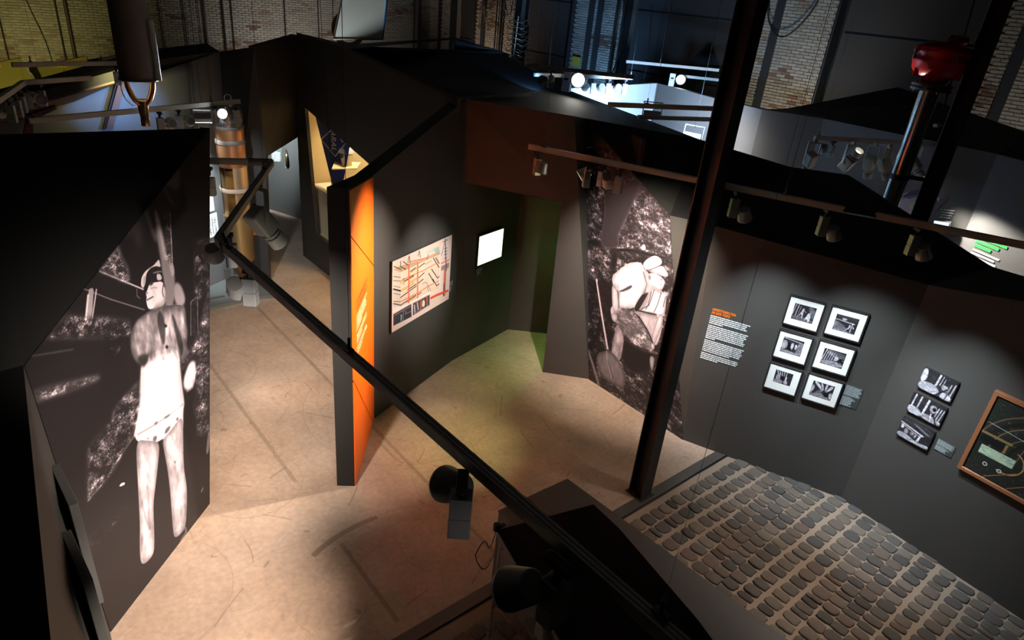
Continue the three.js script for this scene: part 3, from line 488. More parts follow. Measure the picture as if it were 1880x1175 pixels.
// ---------- mine diagram board and the glowing screen ----------
{
  const W = 562, H = 414, [c, g] = canvas(W, H);
  g.fillStyle = 'rgb(232,208,196)'; g.fillRect(0, 0, W, H);
  const F = (s, f, o) => shape(g, s, f, o);
  F("-2,1 550,-6 550,85 448,80 312,76 132,67 7,61", 'rgb(226,196,182)'); F("367,33 425,35 440,77 408,80", 'rgb(150,176,174)', { blur: 2 }); F("292,35 396,43", 'rgb(160,190,190)', { width: 8, blur: 3 });
  F("7,47 69,80 74,276 10,264", 'rgb(206,186,170)'); F("69,80 448,86 454,303 74,276", 'rgb(222,200,178)'); F("7,47 69,80 448,86 427,68 220,62 47,40", 'rgb(186,152,118)');
  for (const s of ["73,144 188,141", "74,190 136,188 189,183", "162,168 225,165", "139,277 211,276", "160,109 213,103"]) F(s, 'rgb(214,172,120)', { width: 16 });
  for (const s of ["73,229 217,210", "74,276 215,266", "226,201 281,190", "238,167 289,153", "236,104 290,95", "109,144 188,138", "238,271 266,266", "160,104 204,97", "137,206 217,198"]) F(s, 'rgb(26,24,30)', { width: 6 });
  for (const s of ["9,108 70,131", "10,139 71,169", "10,181 72,212", "11,230 73,253", "75,133 102,125 99,164", "7,83 70,110"]) F(s, 'rgb(60,54,52)', { width: 3 });
  F("10,157 72,189", 'rgb(20,20,24)', { width: 8 }); F("11,242 74,275", 'rgb(20,20,24)', { width: 5 });
  for (const s of ["335,172 390,244", "363,156 429,232 448,226", "375,91 439,168", "400,96 440,144", "379,222 422,279 450,276"]) F(s, 'rgb(22,20,26)', { width: 6 });
  for (const s of ["273,217 311,217 363,290", "320,245 344,290", "295,106 357,101"]) F(s, 'rgb(90,76,66)', { width: 3 });
  for (const s of ["143,59 150,293", "224,75 232,290"]) F(s, 'rgb(232,96,62)', { width: 11 });
  for (const s of ["73,132 152,130 288,138 432,132", "76,254 220,258 342,252 440,254", "140,44 312,70"]) F(s, 'rgb(228,92,60)', { width: 5 });
  for (const s of ["132,44 144,9 154,51", "223,32 236,7 247,47", "313,79 323,54", "68,19 68,47 116,78", "93,27 132,58", "14,30 73,65"]) F(s, 'rgb(84,72,70)', { width: 6 });
  // shaft column on the far side
  F("441,-5 542,-3 563,412 467,397", 'rgb(226,206,200)'); F("462,169 544,169 545,202 462,197", 'rgb(150,124,112)'); F("493,197 518,199 522,378 494,375", 'rgb(206,112,84)'); F("490,8 501,95 519,211", 'rgb(70,80,92)', { width: 10 }); for (const s of ["468,20 518,19", "459,101 484,30", "487,67 513,68", "488,85 515,87", "490,104 516,106", "490,128 514,130"]) F(s, 'rgb(84,72,80)', { width: 5 }); F("500,294 502,364", 'rgb(64,70,86)', { width: 12 });
  F("366,338 426,341 547,354", 'rgb(226,86,54)', { width: 16 }); F("461,150 543,152", 'rgb(226,86,54)', { width: 7 });
  // two little pictures
  F("12,306 174,305 181,386 13,377", 'rgb(52,50,60)'); F("189,307 353,311 355,378 190,384", 'rgb(74,64,70)');
  for (const s of ["23,316 167,317", "101,313 102,377", "115,345 173,350"]) F(s, 'rgb(150,148,156)', { width: 4 }); F("77,331 92,340 89,378 77,373", 'rgb(120,160,160)'); F("114,324 128,330 127,353", 'rgb(210,80,50)');
  for (const s of ["231,317 243,364", "204,325 212,377"]) F(s, 'rgb(196,180,170)', { width: 10 }); F("283,317 307,332 308,370 276,364", 'rgb(236,214,190)', { round: 1 }); for (const s of ["267,318 268,380", "324,310 331,372"]) F(s, 'rgb(232,110,60)', { width: 8 }); F("193,373 355,378", 'rgb(90,120,160)', { width: 5 });
  F("10,291 359,298", 'rgb(248,240,236)', { width: 6 }); F("181,304 184,385", 'rgb(248,240,236)', { width: 6 }); F("442,90 456,304", 'rgb(248,240,236)', { width: 5 });
  const A = [3.36, 0, -6.17], d = [0.925, 0, -0.3805], at = (u, y, k) => [A[0] + d[0] * u + 0.3805 * k, y, A[2] + d[2] * u + 0.925 * k];
  const ring = (u0, u1, y0, y1, k) => [at(u0, y0, k), at(u1, y0, k), at(u1, y1, k), at(u0, y1, k)];
  const t = thing('diagram_board', 'pale board with a coloured cutaway diagram of a coal mine', 'board');
  mesh('panel', slab(ring(0.31, 1.585, 1.125, 2.065, 0.035), 0.028), std([0.05, 0.05, 0.05], 0.5), t);
  mesh('print', scaledUv(slab(ring(0.31, 1.585, 1.125, 2.065, 0.039), 0.003, { uv0: at(0.31, 1.125, 0.039) }), 1.275, 0.94), printMat(ctex(c), 0.4), t);
  // captions of raised print on clear plates
  globalThis.captionTex = (() => { const [k, q] = canvas(128, 192); q.fillStyle = 'rgb(60,64,64)'; q.fillRect(0, 0, 128, 192); q.fillStyle = 'rgb(190,205,206)'; for (let i = 0; i < 19; i++) { let x = 4; const end = i < 9 ? rr(108, 124) : rr(60, 110); if (i === 9) continue; while (x < end) { const l = rr(4, 16); q.fillRect(x, 6 + i * 9.6, Math.min(l, end - x), 5); x += l + 2.5; } } return ctex(k); })();
  const cap = (name, label, P, th = 0.006) => tag(mesh(name, scaledUv(slab(P, th, { uv0: P[0] }), new THREE.Vector3(...P[0]).distanceTo(new THREE.Vector3(...P[1])), P[2][1] - P[1][1]), printMat(globalThis.captionTex, 0.35)), label, 'caption');
  globalThis.cap = cap;
  cap('caption_plate', 'small caption plate at the lower corner of the mine diagram board', ring(1.61, 1.73, 1.2, 1.36, 0.008));
  cap('caption_plate', 'small caption plate below the glowing square screen', [[5.483,1.4,-6.989], [5.62,1.387,-7.024], [5.631,1.289,-7.027], [5.494,1.294,-6.992]].map((p, i, a) => [a[i][0] - 0.004, [1.36, 1.36, 1.26, 1.26][3 - i], a[i][2] + 0.02]));
  const sc = thing('screen', 'small square screen glowing greenish white in the dark alcove', 'screen');
  const b0 = [5.444,1.894,-6.979], b1 = [5.994,1.867,-7.121], N = [0.267, 0, 0.964], sq = (y0, y1, k) => [[b0[0] + N[0] * k, y0, b0[2] + N[2] * k], [b1[0] + N[0] * k, y0, b1[2] + N[2] * k], [b1[0] + N[0] * k, y1, b1[2] + N[2] * k], [b0[0] + N[0] * k, y1, b0[2] + N[2] * k]];
  mesh('case', slab(sq(1.415, 1.895, 0.05), 0.05), M.black, sc);
  mesh('display', slab(sq(1.435, 1.875, 0.053), 0.003), glow([0.86, 1, 0.62], 2.2), sc);
  const a = new THREE.RectAreaLight(new THREE.Color().setRGB(0.62, 1, 0.22), SCREEN_GLOW, 0.5, 0.42); a.position.set((b0[0] + b1[0]) / 2 + 0.07 * N[0], 1.65, (b0[2] + b1[2]) / 2 + 0.07 * N[2]); a.lookAt(a.position.x + N[0], 1.65, a.position.z + N[2]); sc.add(a);
}
// ---------- long wall: lettering, framed photographs, boards, painting ----------
function smallPhoto(k) {
  const w = 240, h = 170, [c, g] = canvas(w, h), [, n] = canvas(w, h), L = (s, v, wd, b = 1.5) => shape(g, s, gray(v), { width: wd, blur: b }), S = (s, v, b = 2) => shape(g, s, gray(v), { round: 1, blur: b });
  g.fillStyle = gray(50); g.fillRect(0, 0, w, h); n.fillStyle = 'rgb(60,90,0)'; n.fillRect(0, 0, w, h);
  if (k === 0) { S('0,130 60,120 240,140 240,170 0,170', 110); S('150,0 240,20 240,140 200,90 170,40', 120); L('20,0 12,60 0,120', 190, 10); L('48,0 36,130', 235, 7); L('74,20 60,140', 220, 4); S('100,40 112,30 120,44 112,70 120,140 104,140 100,80 78,130 68,126 90,74', 225); S('160,80 185,64 200,90 205,120 196,165 180,160 178,130 150,150 140,140 160,112', 232); L('110,50 140,70', 200, 6); }
  if (k === 1) { S('0,20 240,50 240,0 0,0', 70); S('60,30 110,24 130,44 80,50', 200); L('6,52 210,66', 205, 12); S('0,70 60,80 120,110 160,140 120,170 0,170', 120); L('190,66 186,150', 215, 12); S('150,80 176,84 180,100 160,130 130,150 124,146 150,124 164,104', 238); S('200,80 222,116 200,112', 235); S('0,150 240,160 240,170 0,170', 150); L('10,60 8,140', 170, 5); }
  if (k === 2) { L('0,8 240,30', 235, 8); S('0,30 50,40 70,80 60,120 0,150', 190); S('60,60 90,40 110,90 120,150 80,140', 30); S('100,50 130,40 140,80 125,130 104,100', 215); S('150,50 178,60 176,90 160,120 150,90', 240); S('140,90 160,100 150,130', 20); S('0,130 240,150 240,170 0,170', 165); for (const x of [190, 206, 222, 236]) L(x + ',40 ' + (x - 8) + ',150', 215, 7); }
  if (k === 3) { for (let i = 0; i < 6; i++) L((30 + i * 22) + ',' + (10 + i * 6) + ' ' + (4 + i * 26) + ',' + (130 - i * 2), 220, 9); for (let i = 0; i < 4; i++) L('60,' + (10 + i * 14) + ' 240,' + (30 + i * 20), 200, 5); S('130,60 170,56 176,96 140,110', 235); S('180,60 220,70 210,110 190,100', 28); S('0,130 120,110 240,120 240,170 0,170', 170); L('120,160 160,110 240,140', 60, 5); }
  if (k === 4) { for (let i = 0; i < 5; i++) L((20 + i * 34) + ',0 ' + (50 + i * 26) + ',60', 200, 12); S('30,50 70,40 90,110 60,150 24,130', 190); S('96,70 140,64 130,120 100,110', 22); S('146,56 172,60 176,110 150,120', 242); S('0,140 60,110 130,130 130,170 0,170', 165); S('130,120 190,110 200,165 150,168', 200); S('186,60 240,50 240,130 200,120', 60); }
  if (k === 5) { for (const s of ['0,0 60,0 130,90 118,96', '80,0 110,0 140,80 130,90', '140,0 175,0 160,90 148,84', '200,0 240,20 170,95 162,90']) S(s, 225); S('0,30 40,60 20,130 0,160', 185); S('60,100 110,84 140,130 100,150 50,140', 120); S('0,150 90,120 160,130 240,160 240,170 0,170', 150); S('200,90 240,80 236,160 214,150', 215); S('150,96 196,100 200,150 150,140', 18); }
  if (k === 6) { S('0,0 30,0 46,90 0,120', 235); S('60,40 90,36 100,90 64,96', 60); L('120,0 112,90', 240, 13); L('142,8 134,84', 220, 6); L('160,20 152,84', 200, 5); S('0,110 80,90 140,110 160,170 0,170', 200); S('140,70 190,60 200,110 160,110', 185); L('230,30 220,140', 230, 9); L('206,40 200,120', 215, 7); S('170,110 230,130 240,170 150,170', 220); L('190,90 130,168', 30, 10); L('205,100 195,168', 60, 7); }
  if (k === 7) { L('26,0 20,110', 225, 10); L('66,0 60,100', 215, 12); L('118,0 106,150', 250, 15); S('130,30 180,20 190,80 150,100', 190); S('156,40 184,44 180,74 160,72', 20); S('0,100 90,110 110,170 0,170', 220); for (const x of [196, 214, 232]) L(x + ',30 ' + (x - 12) + ',130', 225, 8); S('110,110 240,130 240,170 100,170', 175); L('160,100 170,168', 240, 8); L('176,100 214,168', 30, 8); }
  if (k === 8) { S('0,0 240,0 240,70 120,20 60,30 0,24', 66); S('60,10 140,20 240,60 180,52', 150); L('0,46 176,78', 245, 12); L('10,62 150,92', 205, 8); S('8,60 30,56 34,90 12,96', 225); L('162,80 150,150', 245, 16); S('40,80 70,84 76,120 46,126', 200); S('84,84 120,92 110,120 86,118', 150); S('120,96 138,96 134,124 118,122', 230); S('0,130 60,120 150,150 240,130 240,170 0,170', 200); }
  finishPrint(g, n, w, h, { tint: [0.97, 0.96, 1.0], scale: 2 }); return printMat(ctex(c), 0.3);
}
// a rectangle lying on one of the two folds of the long wall, from two opposite corners
function onWall(A, B, fold) {
  const P = fold ? [7.22, -1.88] : [6.5, -3.67], Q = fold ? [7.03, 0.05] : [7.22, -1.88], l = Math.hypot(Q[0] - P[0], Q[1] - P[1]), d = [(Q[0] - P[0]) / l, (Q[1] - P[1]) / l], n = [d[1] * -1, d[0]];
  const ua = (A[0] - P[0]) * d[0] + (A[2] - P[1]) * d[1], ub = (B[0] - P[0]) * d[0] + (B[2] - P[1]) * d[1];
  const m = new THREE.Matrix4().makeBasis(new THREE.Vector3(d[0], 0, d[1]), new THREE.Vector3(0, 1, 0), new THREE.Vector3(n[0], 0, n[1]));
  const c = [P[0] + d[0] * (ua + ub) / 2, (A[1] + B[1]) / 2, P[1] + d[1] * (ua + ub) / 2];
  return { c, w: Math.abs(ub - ua), h: Math.abs(A[1] - B[1]), turn: Math.atan2(n[0], n[1]), n };
}
function pictureFrame(w, h, b, t, geoOnly) { // four mitred bars
  const s = new THREE.Shape([[-w / 2, -h / 2], [w / 2, -h / 2], [w / 2, h / 2], [-w / 2, h / 2]].map((p) => new THREE.Vector2(...p)));
  s.holes.push(new THREE.Path([[-w / 2 + b, -h / 2 + b], [-w / 2 + b, h / 2 - b], [w / 2 - b, h / 2 - b], [w / 2 - b, -h / 2 + b]].map((p) => new THREE.Vector2(...p))));
  return new THREE.ExtrudeGeometry(s, { depth: t, bevelEnabled: true, bevelSize: 0.002, bevelThickness: 0.002, bevelSegments: 1 });
}
{
  const mat = std([0.80, 0.80, 0.77], 0.6), names = ['bent miner swinging a pick between props', 'crouched miner beneath a low beam', 'dark figure crouching among pale rock', 'slanting props and a reclining miner', 'pale standing figure between timbers', 'timbers fanning out from the middle'];
  const rects = [[[6.775,2.306,-2.985], [6.908,1.974,-2.656]], [[6.936,2.313,-2.586], [7.067,1.989,-2.26]], [[6.776,1.882,-2.984], [6.905,1.548,-2.664]], [[6.934,1.893,-2.59], [7.067,1.56,-2.261]], [[6.777,1.458,-2.98], [6.907,1.132,-2.658]], [[6.935,1.47,-2.589], [7.068,1.142,-2.257]]];
  rects.forEach(([A, B], i) => {
    const r = onWall(A, B, 0), t = thing('framed_photograph', 'framed black and white mine photograph with ' + names[i], 'picture', r.c, 'six framed photographs on the long dark wall');
    t.rotation.y = r.turn; t.position.x += r.n[0] * 0.0; const w = r.w + 0.02, h = r.h + 0.02;
    mesh('frame', pictureFrame(w, h, 0.012, 0.04).translate(0, 0, 0.004), M.black, t);
    mesh('mat', box(w - 0.02, h - 0.02, 0.006, 0, 0, 0.034), mat, t);
    const odd = [[0, 0.005], [0, 0], [-0.005, 0.01], [0.0, 0.0], [0.0, 0.02], [0, 0]][i];
    mesh('print', new THREE.PlaneGeometry(w * (i === 4 ? 0.52 : 0.6), h * (i === 4 ? 0.46 : 0.54)).translate(odd[0], odd[1], 0.0385), smallPhoto(i), t);
    mesh('backing', box(w - 0.01, h - 0.01, 0.01, 0, 0, 0.012), M.black, t);
  });
  const boards = [[[7.193,1.973,-1.603], [7.16,1.738,-1.269]], [[7.193,1.667,-1.606], [7.16,1.441,-1.268]], [[7.193,1.367,-1.604], [7.161,1.132,-1.277]]], bn = ['topmost of three unframed photo boards, rails between timber props', 'middle one of three unframed photo boards, row of upright props', 'lowest of three unframed photo boards, heavy beam over rubble'];
  boards.forEach(([A, B], i) => { const r = onWall(A, B, 1), t = thing('photo_board', bn[i], 'picture', r.c, 'three unframed mine photographs'); t.rotation.y = r.turn; mesh('panel', box(r.w, r.h, 0.03, 0, 0, 0.019), M.black, t); mesh('print', new THREE.PlaneGeometry(r.w, r.h).translate(0, 0, 0.0355), smallPhoto(6 + i), t); });
  // text block: orange heading, body as fine lines
  const A = [6.483,1.903,-3.712], r = onWall(A, [6.654,1.331,-3.287], 0), wT = 0.50, hT = 0.70, [c, g] = canvas(744, 840);
  const bg = 'rgb(0,0,0)'; g.fillStyle = bg; g.fillRect(0, 0, 744, 840);
  const [ca, ga] = canvas(744, 840); ga.fillStyle = '#000'; ga.fillRect(0, 0, 744, 840); ga.fillStyle = '#fff';
  g.fillStyle = 'rgb(255,128,0)'; g.fillRect(0, 0, 744, 108); ga.font = 'bold 52px sans-serif'; ga.fillText('ARBEITSWELTEN', 6, 48, 440); ga.fillText('IN DER TIEFE', 6, 98, 330);
  g.fillStyle = 'rgb(235,245,242)'; g.fillRect(0, 108, 744, 732);
  const para = [[4, 0.35], [7, 0.25], [6, 0.7], [3, 0.45]]; let y = 122;
  for (const [k, last] of para) { for (let i = 0; i <= k; i++) { let x = 4; const end = (i === k ? last : rr(0.9, 1)) * 700; while (x < end) { const l = rr(16, 78); ga.fillRect(x, y, Math.min(l, end - x), 15); x += l + 7; } y += 28; } y += 14; }
  const map = ctex(c), am = new THREE.CanvasTexture(ca); am.magFilter = THREE.LinearFilter;
  const lm = new THREE.MeshStandardMaterial({ map, alphaMap: am, transparent: true, roughness: 0.5 });
  const t = mesh('wall_lettering', new THREE.PlaneGeometry(wT, hT).translate(wT / 2, -hT / 2, 0.004), lm); t.position.set(A[0] - 0.004, A[1] + 0.012, A[2] + 0.0); t.rotation.y = r.turn;
  tag(t, 'white wall text with the orange heading ARBEITSWELTEN IN DER TIEFE', 'wall text');
  const capOn = (label, a, b, fold) => { const q = onWall(a, b, fold), o = mesh('caption_plate', box(q.w, q.h, 0.006, 0, 0, 0.004), printMat(globalThis.captionTex, 0.35)); o.position.set(...q.c); o.rotation.y = q.turn; tag(o, label, 'caption'); };
  capOn('clear caption plate beside the lowest framed photograph', [7.08,1.449,-2.228], [7.147,1.187,-2.061], 0);
  capOn('clear caption plate beside the lowest unframed photo board', [7.157,1.31,-1.238], [7.14,1.181,-1.066], 1);
  // painting in a copper-brown frame
  const pa = [7.131,2.064,-0.974], pb = [7.131,1.148,-0.977], hP = pa[1] - pb[1], wP = 1.15, pr = onWall(pa, [7.0, pb[1], 0.4], 1), [pc, q] = canvas(690, Math.round(690 * hP / wP)), hh = pc.height;
  q.fillStyle = 'rgb(34,38,34)'; q.fillRect(0, 0, 690, hh);
  for (let i = 0; i < 1500; i++) { const x = rr(0, 690), yy = rr(0, hh), k = rr(0, 1); q.strokeStyle = k < 0.45 ? 'rgba(14,18,18,0.7)' : k < 0.75 ? 'rgba(84,74,58,0.6)' : k < 0.9 ? 'rgba(52,76,72,0.7)' : 'rgba(150,130,96,0.6)'; q.lineWidth = rr(1, 4); q.beginPath(); q.moveTo(x, yy); q.lineTo(x + rr(-16, 16), yy + rr(-8, 8)); q.stroke(); }
  for (const [rad, col, wd] of [[330, 'rgb(92,74,58)', 9], [290, 'rgb(30,28,26)', 22], [262, 'rgb(110,88,66)', 8], [225, 'rgb(36,34,30)', 20], [200, 'rgb(104,84,62)', 6], [170, 'rgb(28,28,26)', 16]]) { q.strokeStyle = col; q.lineWidth = wd; q.beginPath(); q.ellipse(380, hh * 0.62, rad * 1.15, rad, 0, Math.PI, 0); q.stroke(); }
  for (let i = 0; i < 10; i++) { q.strokeStyle = 'rgb(96,80,62)'; q.lineWidth = 6; q.beginPath(); q.moveTo(250 + i * 38, hh * 0.28); q.lineTo(230 + i * 40, hh * 0.66); q.stroke(); }
  q.strokeStyle = 'rgb(170,190,190)'; q.lineWidth = 3; q.beginPath(); q.moveTo(20, hh * 0.34); q.lineTo(560, hh * 0.42); q.stroke();
  q.fillStyle = 'rgb(20,24,24)'; q.fillRect(20, hh * 0.50, 130, 50); q.fillStyle = 'rgb(128,104,66)'; q.fillRect(10, hh * 0.46, 170, 16); q.fillRect(150, hh * 0.5, 14, 60);
  q.fillStyle = 'rgb(168,186,160)'; q.fillRect(40, hh * 0.62, 190, 62); for (let i = 0; i < 40; i++) { q.fillStyle = ['rgba(210,214,180,0.6)', 'rgba(120,160,150,0.6)', 'rgba(90,110,100,0.5)'][i % 3]; q.fillRect(40 + rr(0, 170), hh * 0.62 + rr(0, 56), rr(8, 30), rr(3, 8)); }
  q.strokeStyle = 'rgb(170,130,84)'; q.lineWidth = 8; q.beginPath(); q.ellipse(190, hh * 0.68, 90, 84, 0, -1.2, 1.9); q.stroke(); q.strokeStyle = 'rgb(150,120,80)'; q.lineWidth = 5; q.beginPath(); q.ellipse(290, hh * 0.62, 40, 70, 0, -1.4, 1.4); q.stroke();
  for (const x of [120, 40]) { q.strokeStyle = 'rgb(200,206,200)'; q.lineWidth = 5; q.beginPath(); q.arc(x + 60, hh * 0.83, 11, 0, 6.3); q.stroke(); }
  for (let i = 0; i < 4; i++) { q.strokeStyle = 'rgb(150,104,64)'; q.lineWidth = 5; q.beginPath(); q.moveTo(120 + i * 130, hh - 10); q.lineTo(260 + i * 120, hh * 0.76); q.stroke(); }
  q.fillStyle = 'rgb(198,160,92)'; q.fillRect(330, hh * 0.53, 120, 12); q.fillStyle = 'rgb(190,200,190)'; q.fillRect(440, hh * 0.5, 60, 26);
  const pt = thing('painting', 'oil painting of a mine gallery in a copper-brown wooden frame', 'painting', [0, 0, 0]);
  const dP = [(7.03 - 7.22) / 1.9393, (0.05 + 1.88) / 1.9393]; pt.position.set(pa[0] + dP[0] * wP / 2, (pa[1] + pb[1]) / 2, pa[2] + dP[1] * wP / 2); pt.rotation.y = pr.turn;
  mesh('frame', pictureFrame(wP, hP, 0.035, 0.045).translate(0, 0, 0.006), std([0.30, 0.115, 0.05], 0.3, 0.1), pt);
  mesh('canvas', box(wP - 0.06, hP - 0.06, 0.012, 0, 0, 0.03), printMat(ctex(pc), 0.35), pt);
}
// two glazed frames seen edge-on on the return of the near mural wall
for (const [z, y, l] of [[-4.12, 1.55, 'upper glazed frame seen edge-on beside the tall miner mural'], [-3.5, 1.5, 'lower glazed frame seen edge-on beside the tall miner mural']]) {
  const t = thing('framed_picture', l, 'picture', [(-0.198 - 0.028 * y - 0.068 * z) / 0.997, y, z]); t.rotation.set(0, Math.PI / 2 + 0.068, 0);

  mesh('frame', pictureFrame(0.46, 0.86, 0.02, 0.045).translate(0, 0, 0.01), std([0.06, 0.058, 0.056], 0.4), t); mesh('mat', box(0.43, 0.83, 0.006, 0, 0, 0.035), std([0.62, 0.6, 0.54], 0.5), t); mesh('glass', box(0.43, 0.83, 0.003, 0, 0, 0.048), M.glassPane, t);
}
// ---------- light tracks ----------
const WIRE_TOP = 9.95;
function track(label, runs, { wires = [], joints = [], mat = M.railPale, ends = true } = {}) {
  const t = thing('light_track', label, 'light track', runs[0][0]);
  const L = (p) => [p[0] - runs[0][0][0], p[1] - runs[0][0][1], p[2] - runs[0][0][2]];
  const prof = new THREE.Shape(); // hollow-topped aluminium profile, 46 mm wide and 52 mm high
  [[-0.023, -0.026], [0.023, -0.026], [0.023, 0.026], [0.012, 0.026], [0.012, 0.012], [0.007, 0.012], [0.007, 0.026], [-0.007, 0.026], [-0.007, 0.012], [-0.012, 0.012], [-0.012, 0.026], [-0.023, 0.026]].forEach(([x, y], i) => i ? prof.lineTo(x, y) : prof.moveTo(x, y));
  for (const [a, b] of runs) {
    const A = V(L(a)), B = V(L(b)), d = B.clone().sub(A), len = d.length(); d.normalize();
    const g = new THREE.ExtrudeGeometry(prof, { depth: len, bevelEnabled: false }), right = new THREE.Vector3(0, 1, 0).cross(d).normalize();
    g.applyMatrix4(new THREE.Matrix4().makeBasis(right, d.clone().cross(right), d).setPosition(A));
    mesh('profile', g, mat, t);
  }
  for (const [a, b] of joints) mesh('joint', join(between(L(a), L(b), (l) => new THREE.BoxGeometry(0.05, l + 0.02, 0.05))), M.black, t);
  for (const p of wires) {
    const q = L(p);
    mesh('suspension_wire', rod([q[0], q[1] + 0.03, q[2]], [q[0], WIRE_TOP - runs[0][0][1], q[2]], p === wires[wires.length - 1] && wires.length === 4 ? 0.0006 : 0.0013, 6), M.wire, t);
    mesh('wire_gripper', join(cyl(0.008, 0.008, 0.06, 10).translate(q[0], q[1] + 0.06, q[2]), box(0.03, 0.012, 0.05, q[0], q[1] + 0.03, q[2])), M.wire, t);
  }
  return t;
}
const k0 = [1.52, 3.35, -6.53], k1 = [2.30, 3.35, -6.185], k2 = [1.223,3.35,-4.352], k3 = [1.335, 3.35, 0.4];
track('dark suspended track bent in a zigzag over the concrete floor and glass case', [[k0, k1], [k1, k2], [k2, k3]], { mat: M.rail, joints: [[[2.12, 3.35, -6.262], k1], [[1.26, 3.35, -4.4], [1.222, 3.35, -4.22]]], wires: [[2.12, 3.35, -5.9], [1.261,3.36,-2.552], [1.21,3.36,-4.109], [1.32,3.36,-0.674]] });
const h0 = [4.574,3.6,-5.097], h1 = [5.77,3.6,-2.32], h2 = [5.882,3.6,-2.112], h3 = [6.62, 3.6, -0.36];
track('pale suspended track running past the steel column above the framed photographs', [[h0, h1], [h2, h3]], { joints: [[h1, h2]], mat: M.railPale, wires: [[4.624,3.6,-4.933], [5.569,3.6,-2.776]] });
const g0 = [0.619,3.45,-8.006], g1 = [2.927,3.45,-8.827];
track('pale suspended track crossing behind the tip of the hanging probe', [[g0, g1]], { wires: [[0.665,3.45,-8.025], [2.549,3.45,-8.719]] });
const o0 = [0.749,3.7,-10.047], o1 = [1.962,3.7,-10.315];
track('thin pale track in front of the olive walls with yellow lettering', [[o0, o1]], { wires: [[0.943,3.7,-10.112], [1.72,3.7,-10.29]] });
const w0 = [0.34,3.6,-7.95], w1 = [0.765,3.6,-9.368], w2 = [1.483,3.6,-9.733];
track('bent pale track carrying the small cluster of lamps below the olive walls', [[w0, w1], [w1, w2]], { wires: [[0.942,3.6,-9.483], [1.204,3.6,-9.604]] });
const x0 = [9.466,3.55,-4.523], x1 = [11.917,3.55,-3.282], x2 = [12.02,3.55,-3.105], x3 = [11.78,3.55,-2.381];
track('pale track with a row of cream projectors before the grey gallery wall', [[x0, x1], [x2, x3]], { joints: [[x1, x2]], wires: [[9.541,3.55,-4.504], [11.879,3.55,-3.293], [12.007,3.55,-3.109]] });
const y0 = [6.494,4.1,-7.458], y1 = [7.523,4.1,-6.35];
track('thin pale track, upper one of two near the dazzling lamp', [[y0, y1]], { wires: [[6.579,4.1,-7.355]] });
const z0 = [6.831,3.95,-7.654], z1 = [8.656,3.95,-7.349];
track('thin pale track, lower one of two near the dazzling lamp', [[z0, z1]], { wires: [[8.616,3.95,-7.349]] });
track('bluish track high before the dark infill panels', [[[10.476,4,-9.112], [11.997,4,-8.017]]], { wires: [[11.116,4,-8.79]] });
track('bluish short track under the teal wall beside the steel column', [[[11.661,3.8,-8.702], [12.232,3.8,-8.124]]], {});
track('pale track crossing the bright bluish wall', [[[5.921,3.95,-5.309], [7.387,3.95,-4.817]]], { wires: [[6.398,3.95,-5.139]] });
track('shadowed track just under the floodlight at the bright bluish wall', [[[7.236,3.65,-5.927], [8.491,3.65,-5.497]]], {});

// ---------- lamps on the tracks ----------
// a round-headed spotlight: adapter on the track, gear box on a stem, head beside it on a short arm
const headProfile = (s) => [[0.0, -0.055], [0.046, -0.055], [0.050, -0.050], [0.066, 0.045], [0.066, 0.055], [0.058, 0.055], [0.054, 0.03], [0, 0.03]].map(([x, y]) => new THREE.Vector2(x * s, y * s));
const headGeo = (s) => new THREE.LatheGeometry(headProfile(s), 40);
function spotlight(label, at, aim, { power = 0, color = WARM, angle = 0.35, soft = 0.6, mat = M.lampSilver, side = 1, s = 1, turn = null, boxTurn = null, reach = 0.115, headY = 0.02, glowAt = 6, group, drop = 0, size = 1 } = {}) {
  const t = thing('spotlight', label, 'spotlight', at, group), y = -0.045;
  const aimV = V(aim).sub(V(at)).normalize(), flat = new THREE.Vector3(aimV.x, 0, aimV.z).normalize(), ry = turn ?? Math.atan2(flat.x, flat.z);
  const sideV = new THREE.Vector3(Math.cos(ry), 0, -Math.sin(ry)).multiplyScalar(side);
  const rot = (g) => g.rotateY(boxTurn ?? ry);
  mesh('adapter', rot(join(rbox(0.038 * s, 0.03, 0.10 * s, 0.005, 0, y, 0), cyl(0.014 * s, 0.014 * s, 0.05 * s, 14).translate(0, y - 0.03 * s, 0))), M.black, t);
  const gy = y - 0.055 * s - 0.085 * s - drop;
  const gear = mesh('gear_box', rot(join(rbox(0.075 * s, 0.083 * s, 0.062 * s, 0.004, 0, gy + 0.044 * s, 0), rbox(0.075 * s, 0.083 * s, 0.062 * s, 0.004, 0, gy - 0.044 * s, 0), box(0.066 * s, 0.17 * s, 0.054 * s, 0, gy, 0))), mat, t);
  const c = new THREE.Vector3(0, gy + headY * s, 0).addScaledVector(sideV, reach * s);
  const q = new THREE.Quaternion().setFromUnitVectors(new THREE.Vector3(0, 1, 0), aimV);
  mesh('arm', rod([0, gy + headY * s, 0], c.toArray(), 0.012 * s, 12), mat, gear);
  const head = mesh('lamp_head', headGeo(s).applyQuaternion(q).translate(c.x, c.y, c.z), mat, t);
  const lens = new THREE.CircleGeometry(0.052 * s, 32).rotateX(-Math.PI / 2).translate(0, 0.036 * s, 0).applyQuaternion(q).translate(c.x, c.y, c.z);
  mesh('lens', lens, power ? glow(color, glowAt) : M.lens, head);
  mesh('rear_plate', new THREE.CircleGeometry(0.042 * s, 28).rotateX(Math.PI / 2).translate(0, -0.0555 * s, 0).applyQuaternion(q).translate(c.x, c.y, c.z), std([0.2, 0.2, 0.2], 0.6), head);
  if (power) addSpot(t, c.clone().addScaledVector(aimV, 0.062 * s), V(aim).sub(V(at)), power, color, angle, soft, size);
  return t;
}
